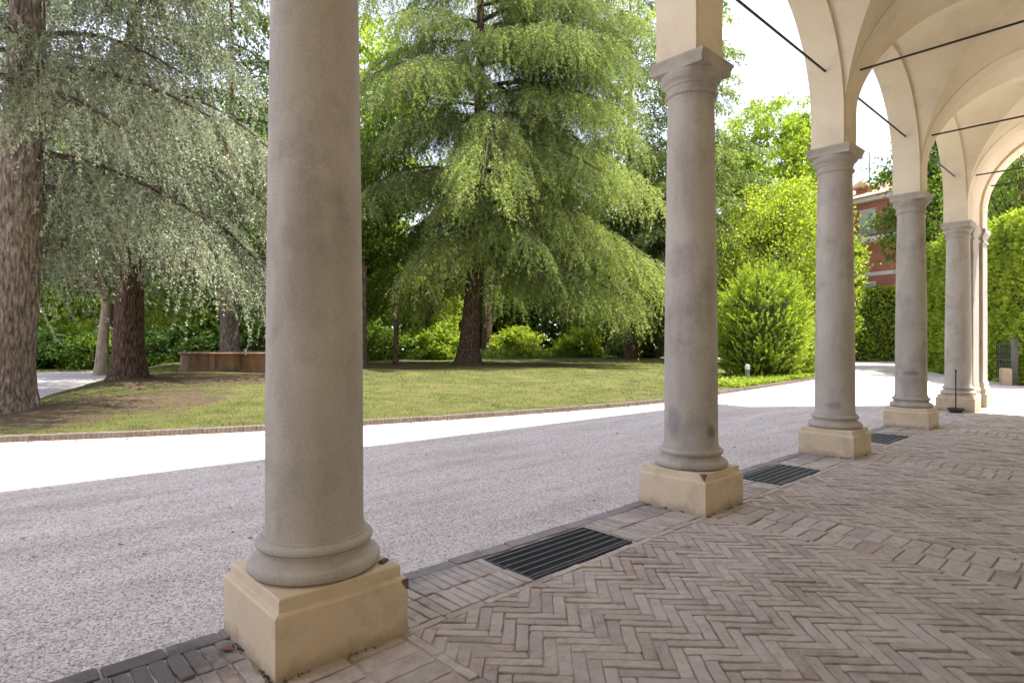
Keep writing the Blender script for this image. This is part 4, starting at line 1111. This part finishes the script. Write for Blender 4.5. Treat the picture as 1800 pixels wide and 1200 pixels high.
# grass on the lawn
n = 210000
Zs = 8.5 + 26*rng.random(n)**1.5; px = rng.uniform(-60, 1500, n)
pos = CAM + Zs[:, None]*FWD + (Zs*(px-900)/1056)[:, None]*RGT
d = pos[:, 1] - smooth_kerb(pos[:, 0])
ok = (d > 0.12) & (pos[:, 0] > -13) & (pos[:, 0] < 43)
pos = pos[ok]; Zs = Zs[ok]
zz = lawn_z(pos[:, 0], pos[:, 1])
lt = np.zeros(len(pos))
for (tx, ty), r_ in (((-0.2, 12.2), 3.6), ((2.0, 12.6), 2.2), ((3.8, 17.6), 4.4), ((7.4, 17.2), 3.4), ((17.8, 18.6), 2.6), ((20.5, 16.8), 2.4), ((13.5, 19.5), 2.6)):
    lt = np.maximum(lt, 1 - np.hypot(pos[:, 0]-tx, pos[:, 1]-ty)/r_)
pat = 0.5*np.sin(pos[:, 0]*1.9+pos[:, 1]*0.8)*np.sin(pos[:, 1]*1.5-pos[:, 0]*0.5) + 0.5*np.sin(pos[:, 0]*4.3-1)*np.sin(pos[:, 1]*3.7)
ok = (zz > 0.0) & (rng.random(len(pos)) > np.clip(lt*1.15 + 0.12 + 0.35*pat, 0, 0.95))
pos, Zs, zz, pat = pos[ok], Zs[ok], zz[ok], pat[ok]
m_ = len(pos)
tuft = np.array([mnoise.noise((p_[0]*1.7, p_[1]*1.7, 0)) for p_ in pos])
hh = rng.uniform(0.016, 0.05, m_)*(1 + 0.4*pat + 1.3*np.clip(tuft, 0, 1))
tag(leaves('grass', np.stack([pos[:, 0], pos[:, 1], zz-0.004], -1), np.stack([rng.normal(0, 0.45, m_), rng.normal(0, 0.45, m_), np.ones(m_)], -1), hh, 0.0075*Zs/11, np.clip(0.58 - 0.2*pat - 0.6*tuft + rng.normal(0, 0.2, m_), 0, 1), M['grass'], None, rng),
    'short sunlit grass of the lawn', None, None, 'stuff')

# loose stones on the gravel close by
n = 26000
Zs = 2.6 + 8.5*rng.random(n)**1.6; px = rng.uniform(-40, 1500, n)
pos = CAM + Zs[:, None]*FWD + (Zs*(px-900)/1056)[:, None]*RGT
ok = (pos[:, 1] > 0.37) & (pos[:, 1] < smooth_kerb(pos[:, 0]) - 0.02)
pos = pos[ok]; m_ = len(pos)
r_ = rng.uniform(0.003, 0.0085, m_)*np.where(rng.random(m_) < 0.04, 1.7, 1)
octa = np.array([(1, 0, 0), (0, 1, 0), (-1, 0, 0), (0, -1, 0), (0, 0, 0.75), (0, 0, -0.3)])
V = octa[None]*r_[:, None, None]*rng.uniform(0.6, 1.4, (m_, 6, 1))
ang = rng.random(m_)*6.28; c_, s_ = np.cos(ang)[:, None], np.sin(ang)[:, None]
V = np.stack([V[..., 0]*c_ - V[..., 1]*s_, V[..., 0]*s_ + V[..., 1]*c_, V[..., 2]], -1) + np.concatenate([pos, np.full((m_, 1), GZ)], 1)[:, None]
fo = np.array([(0, 1, 4), (1, 2, 4), (2, 3, 4), (3, 0, 4)])
F_ = (fo[None] + (np.arange(m_)*6)[:, None, None]).reshape(-1, 3)
me = np_mesh('loose_stones', V.reshape(-1, 3), F_, M['pebble'], np.repeat(rng.random(m_), 4))
tag(link('loose_stones', me), 'loose crushed stones lying on the gravel drive', None, None, 'stuff')

# dry needles, twigs and leaves blown along the kerb and over the gravel
n = 5200
ax = rng.uniform(-6, 22, n); by = smooth_kerb(ax) - np.abs(rng.normal(0, 0.5, n)) - 0.03
k_ = rng.random(n) < 0.10
by[k_] = rng.uniform(0.5, 6.5, k_.sum()); by = np.minimum(by, smooth_kerb(ax) - 0.03); ok = by > 0.42
P = np.stack([ax, by, np.full(n, GZ + 0.006)], -1)[ok]; m_ = len(P)
tag(leaves('fallen_needles', P, np.stack([rng.normal(size=m_), rng.normal(size=m_), rng.random(m_)*0.25], -1), rng.uniform(0.02, 0.075, m_), rng.uniform(0.006, 0.022, m_), rng.random(m_), leaf_mat('dry_litter', (0.07, 0.045, 0.025), (0.27, 0.19, 0.10), 0.1), None, rng, 'quad', 2.5),
    'dry needles and leaves scattered along the kerb on the gravel', None, None, 'stuff')
# moss and crumbs in the corners where the plinths stand on the bricks
P = []
for i in range(4):
    for _ in range(260):
        e_ = rng.integers(0, 2); u_ = rng.uniform(-0.345, 0.345); d_ = 0.343 + abs(rng.normal(0, 0.012))
        if mnoise.noise((i*7.0 + u_*6, e_*3.0, 0)) > 0.05: P.append((i*S - d_, u_, 0.0) if e_ else (i*S + u_, -d_, 0.0))
P = np.array(P) + np.array([0, 0, 0.001]); m_ = len(P)
tag(leaves('moss', P, rng.normal(size=(m_, 3))*0.6 + np.array([0, 0, 1.0]), rng.uniform(0.006, 0.018, m_), rng.uniform(0.006, 0.014, m_), rng.random(m_), leaf_mat('plinth_moss', (0.04, 0.05, 0.015), (0.13, 0.12, 0.05), 0.1), None, rng),
    'tufts of moss along the feet of the plinths', None, None, 'stuff')

# crumbs of mortar and grit on the brick floor
n = 900
Zs = 1.9 + 7*rng.random(n)**1.4; px = rng.uniform(0, 1800, n)
pos = CAM + Zs[:, None]*FWD + (Zs*(px-900)/1056)[:, None]*RGT
ok = (pos[:, 1] < 0.3) & (pos[:, 1] > -3.3) & (np.abs((pos[:, 0] + S/2) % S - S/2) + 9*(np.abs(pos[:, 1]) > 0.36) > 0.36)
P = np.concatenate([pos, np.full((n, 1), 0.003)], 1)[ok]; m_ = len(P)
tag(leaves('grit', P, np.stack([rng.normal(size=m_), rng.normal(size=m_), rng.random(m_)*0.6], -1), rng.uniform(0.004, 0.013, m_), rng.uniform(0.003, 0.009, m_), rng.random(m_), leaf_mat('floor_grit', (0.10, 0.08, 0.065), (0.70, 0.66, 0.60), 0.0), None, rng, 'quad', 2.0),
    'crumbs of grit lying on the brick floor', None, None, 'stuff')

# ------------------------------------------------------------------ stone basin on the lawn
M['basin'] = surface('basin_stone', [(0.3, (0.10, 0.06, 0.036)), (0.55, (0.25, 0.155, 0.092)), (0.8, (0.36, 0.245, 0.155))], 1.9, 0.9, 0.5, 18, stain=(0.075, 0.06, 0.05), stain_scale=0.9, stain_amount=0.85, stretch=(1, 1, 0.35), dist=0.02)
def water_mat():
    m, N, L = new_mat('basin_water')
    b = N.new('ShaderNodeBsdfPrincipled'); b.inputs['Base Color'].default_value = (0.02, 0.03, 0.02, 1); b.inputs['Roughness'].default_value = 0.06
    o = N.new('ShaderNodeOutputMaterial'); L.new(b.outputs['BSDF'], o.inputs['Surface']); return m
M['water'] = water_mat()
bx, by = 8.0, 21.3
basin = empty('stone_basin', (bx, by, gz(bx, by) - 0.06), TH - math.pi/2)
tag(basin, 'low weathered stone fountain basin on the lawn beside the first column', 'fountain')
# outline: straight sides with rounded projecting lobes at the ends (local x = image right)
def outline(off):
    pts = []
    for sx, sy, cx_, cy_, rr_, a0, a1 in ((-1, 0, -2.25, 0.0, 1.25, 90, 270), (1, 0, 2.25, 0.0, 1.25, -90, 90)):
        for t in np.linspace(a0, a1, 13): pts.append((cx_ + (rr_+off)*math.cos(math.radians(t)), cy_ + (rr_+off)*math.sin(math.radians(t))))
        if sx < 0: pts += [(-1.75, -1.25-off), (-1.68, -1.62-off), (1.68, -1.62-off), (1.75, -1.25-off)]
        else: pts += [(1.75, 1.25+off), (1.68, 1.62+off), (-1.68, 1.62+off), (-1.75, 1.25+off)]
    return pts
def ring(layers, name, mat, parent):
    mb = MB(); n = None
    for off, z in layers:
        p = outline(off); n = len(p); mb.v += [(x, y, z) for x, y in p]
    for i in range(len(layers)-1):
        for j in range(n):
            a_ = i*n+j; b_ = i*n+(j+1) % n
            mb.f.append((a_, b_, b_+n, a_+n))
    return mb.build(name, mat, parent, 'auto')
ring([(0.06, -0.1), (0.06, 0.12), (0.0, 0.17), (0.0, 0.66)], 'wall', M['basin'], basin)
ring([(0.0, 0.655), (0.05, 0.67), (0.09, 0.70), (0.10, 0.74), (0.08, 0.775), (-0.24, 0.775), (-0.24, 0.4)], 'rim', M['basin'], basin)
p = outline(-0.2); MB().add([(x, y, 0.62) for x, y in p], [tuple(range(len(p)))]).build('water', M['water'], basin)
for xx in (-1.55, -0.6, 0.45, 1.5):
    MB().box(xx-0.10, xx+0.10, -1.675, -1.615, 0.0, 0.662).build('pilaster', M['basin'], basin, bevel=0.01)

# ------------------------------------------------------------------ iron fence far back on the left
fence = empty('iron_fence', (2.4, 41.0, 0.0), math.atan2(-8.6, 10.5)); tag(fence, 'dark iron railing at the back of the garden on the left', 'fence')
for zz_ in (0.25, 1.35): MB().box(0, 13.5, -0.02, 0.02, zz_, zz_+0.045).build('rail', M['iron'], fence)
bar = MB().box(-0.012, 0.012, -0.012, 0.012, 0.02, 1.55).mesh('bar', M['iron'])
for k in range(90): link('bar', bar, fence, (0.1 + k*0.149, 0, 0))
post = MB().box(-0.05, 0.05, -0.05, 0.05, -0.1, 1.7).mesh('post', M['iron'])
for k in range(6): link('post', post, fence, (0.02 + k*2.68, 0, 0))

# ------------------------------------------------------------------ bollard lamp by the bush
bl_ = empty('bollard_lamp', (20.3, 7.45, gz(20.3, 7.45))); tag(bl_, 'short grey bollard lamp with white dome beside the rounded bush', 'lamp')
MB().lathe([(0.085, -0.1), (0.085, 0.40), (0.080, 0.405)], 24).build('post', plain('bollard_grey', (0.22, 0.22, 0.23), 0.5), bl_, 'auto')
MB().lathe([(0.09, 0.405), (0.092, 0.42), (0.092, 0.52)] + [(0.092*math.cos(t), 0.52 + 0.092*math.sin(t)) for t in np.linspace(0.15, 1.5, 8)], 24).build('lamp_dome', plain('white_dome', (0.78, 0.78, 0.76), 0.35), bl_, 'auto')

# ------------------------------------------------------------------ black pole in a bowl-shaped foot by the last column
pl_ = empty('pole_stand', (14.10, -0.07, 0.0)); tag(pl_, 'thin black pole standing in a shallow dark bowl before the last column', 'stand')
MB().lathe([(0.09, 0.004), (0.105, 0.01), (0.135, 0.05), (0.155, 0.085), (0.158, 0.095), (0.148, 0.095), (0.125, 0.055), (0.02, 0.035)], 32).build('bowl', plain('dark_bowl', (0.06, 0.055, 0.05), 0.6), pl_, 'auto')
MB().tube([(0, 0, 0.02), (0.0, 0.0, 0.86)], 0.0125, 10).build('pole', M['iron'], pl_, 'auto')
MB().lathe([(0.0125, 0.85), (0.018, 0.86), (0.018, 0.90), (0.008, 0.91)], 12).build('knob', M['iron'], pl_, 'auto')

# ------------------------------------------------------------------ gateposts at the right edge
gp = empty('gatepost', (25.6, 0.42, GZ), math.radians(28)); tag(gp, 'grey stone gatepost with metal gate bars at the right picture edge', 'gatepost')
MB().frustum(0, 0, [(0.08, 0.08, -0.05), (0.08, 0.08, 1.52), (0.092, 0.092, 1.54), (0.092, 0.092, 1.58), (0.02, 0.02, 1.62)]).build('post', surface('gate_stone', [(0.3, (0.11, 0.105, 0.10)), (0.7, (0.18, 0.17, 0.165))], 5, 0.9, 0.4, 30), gp, bevel=0.006)
for zz_ in (0.2, 0.85, 1.4): MB().box(0.14, 1.6, -0.015, 0.015, zz_, zz_+0.04).build('gate_rail', M['grate'], gp)
for k in range(9): MB().box(0.2+k*0.15, 0.22+k*0.15, -0.0145, 0.0145, 0.24, 1.395).build('gate_bar', M['grate'], gp)
ks = MB().frustum(0, 0, [(0.14, 0.14, -0.05), (0.14, 0.14, 0.55), (0.11, 0.11, 0.60)]).build('stone_block', surface('tan_stone', [(0.3, (0.36, 0.28, 0.18)), (0.7, (0.46, 0.37, 0.25))], 5, 0.9, 0.4, 30), None, bevel=0.008, loc=(25.3, 0.62, GZ), rot=(0, 0, math.radians(28)))
tag(ks, 'short tan stone block at the foot of the right hedge', 'block')

# ------------------------------------------------------------------ red house
M['redwall'] = surface('salmon_render', [(0.3, (0.42, 0.165, 0.12)), (0.7, (0.50, 0.205, 0.15))], 0.8, 0.9, 0.2, 12, stain=(0.36, 0.15, 0.115), stain_amount=0.5)
M['trim'] = plain('white_trim', (0.72, 0.70, 0.66), 0.7)
M['tile'] = surface('roof_tile', [(0.3, (0.36, 0.19, 0.13)), (0.5, (0.50, 0.30, 0.22)), (0.7, (0.60, 0.42, 0.33))], 2.5, 0.9, 0.4, 12)
M['shutter'] = plain('pale_shutter', (0.62, 0.64, 0.66), 0.6)
uv = FWD*math.cos(math.radians(25)) - RGT*math.sin(math.radians(25))
hp = CAM + 48*FWD + 29*RGT
house = empty('red_house', (hp[0], hp[1], 0), math.atan2(uv[1], uv[0]) + math.pi)   # local -x runs away to the left, local +y into the house
tag(house, 'salmon red house with white shutters and tiled roof behind the trees', 'house')
MB().box(-9, 11, 0, 10, 0, 12.75).build('wall', M['redwall'], house)
MB().box(-9.5, 11.5, -0.55, 10.5, 12.752, 13.05).build('cornice', M['trim'], house)
rf = MB()
nt_ = 96
xs_ = np.linspace(-9.7, 11.7, nt_*4+1)
zo = 0.05*np.abs(np.sin((xs_+9.7)/21.4*nt_*math.pi))
vs = [(x_, -0.75, 13.05 + o_) for x_, o_ in zip(xs_, zo)] + [(x_, 5.0, 15.3 + o_) for x_, o_ in zip(xs_, zo)] + [(x_, 10.75, 13.05 + o_) for x_, o_ in zip(xs_, zo)]
nn_ = len(xs_)
rf.add(vs, [(j, j+1, j+1+nn_, j+nn_) for j in range(nn_-1)] + [(j+nn_, j+1+nn_, j+1+2*nn_, j+2*nn_) for j in range(nn_-1)])
roof = rf.build('roof', M['tile'], house)
dm = MB().box(-2.6, -1.6, 1.4, 3.4, 13.3, 14.35); dm.build('chimney', M['redwall'], roof)
MB().frustum(-2.1, 2.3, [(0.80, 1.35, 14.35), (0.80, 1.35, 14.45), (0.05, 1.1, 14.95)]).build('chimney_cap', M['tile'], roof)
an = MB()
an.tube([(-0.9, 4.6, 15.0), (-0.9, 4.6, 18.2)], 0.04, 6); an.tube([(-2.2, 4.5, 17.0), (0.3, 4.7, 17.3)], 0.018, 5); an.tube([(-1.6, 4.5, 18.1), (-0.9, 4.6, 18.2)], 0.03, 5)
for k in range(7): an.tube([(-2.1+k*0.36, 4.15, 17.02+k*0.04), (-2.1+k*0.36, 4.95, 17.02+k*0.04)], 0.012, 4)
an.tube([(-2.4, 4.6, 16.1), (-0.4, 4.6, 16.1)], 0.015, 5)
an.build('antenna', plain('antenna_metal', (0.10, 0.10, 0.11), 0.6, 0.2), house, loc=(-2.7, 0, 0))
def win(cx_, z0, z1, w_=1.15):
    f = MB().box(cx_-w_/2-0.12, cx_+w_/2+0.12, -0.04, 0.0-0.003, z0-0.12, z1+0.12).build('window', M['trim'], house)
    for sgn in (-1, 1):
        sh = MB()
        for k in range(16):
            zz_ = z0 + (z1-z0)*(k+0.15)/16
            sh.box(cx_ + (sgn-1)*w_/4 + 0.03, cx_ + (sgn+1)*w_/4 - 0.03, -0.09, -0.043, zz_, zz_ + (z1-z0)/16*0.7)
        sh.build('shutter', M['shutter'], f)
for cx_ in (-4.2, -0.6, 3.2): win(cx_, 10.25, 12.05)
for cx_ in (-4.2, -0.6, 3.2): win(cx_, 5.0, 6.2)
MB().box(-7, 5.5, -1.1, -0.002, 9.45, 9.75).build('balcony', M['trim'], house)
bal = MB().box(-7, 5.5, -1.08, -1.04, 10.62, 10.66).build('balcony_rail', M['iron'], house)
bb = MB().box(-0.01, 0.01, -1.07, -1.05, 9.75, 10.62).mesh('baluster', M['iron'])
for k in range(100): link('baluster', bb, bal, (-6.9 + k*0.124, 0, 0))
MB().box(-9.02, 11.02, -0.06, -0.003, 6.75, 7.05).build('string_course', M['trim'], house)
MB().box(-9.02, 11.02, -0.05, -0.002, 4.4, 4.55).build('string_course', M['trim'], house)

# ------------------------------------------------------------------ small things
dl = MB().add([(-0.05, 0, 0.006), (0, 0.022, 0.016), (0.055, 0, 0.004), (0, -0.024, 0.018), (0.0, 0.0, 0.008)], [(0, 4, 1), (1, 4, 2), (2, 4, 3), (3, 4, 0)])
o = dl.build('dead_leaf', plain('dry_leaf', (0.20, 0.055, 0.03), 0.6), None, loc=(-0.405, 0.10, 0.004), rot=(0.1, 0.1, 2.2)); tag(o, 'dry red brown leaf by the plinth of the nearest column', 'leaf')
st = MB().frustum(0, 0, [(0.026, 0.012, 0), (0.028, 0.014, 0.008), (0.022, 0.009, 0.016)]).build('stone_chip', M['kerb'], None, loc=(0.265, -0.23, 0.353), rot=(0, 0, 0.4)); tag(st, 'small brown stone chip lying on the nearest plinth', 'stone')
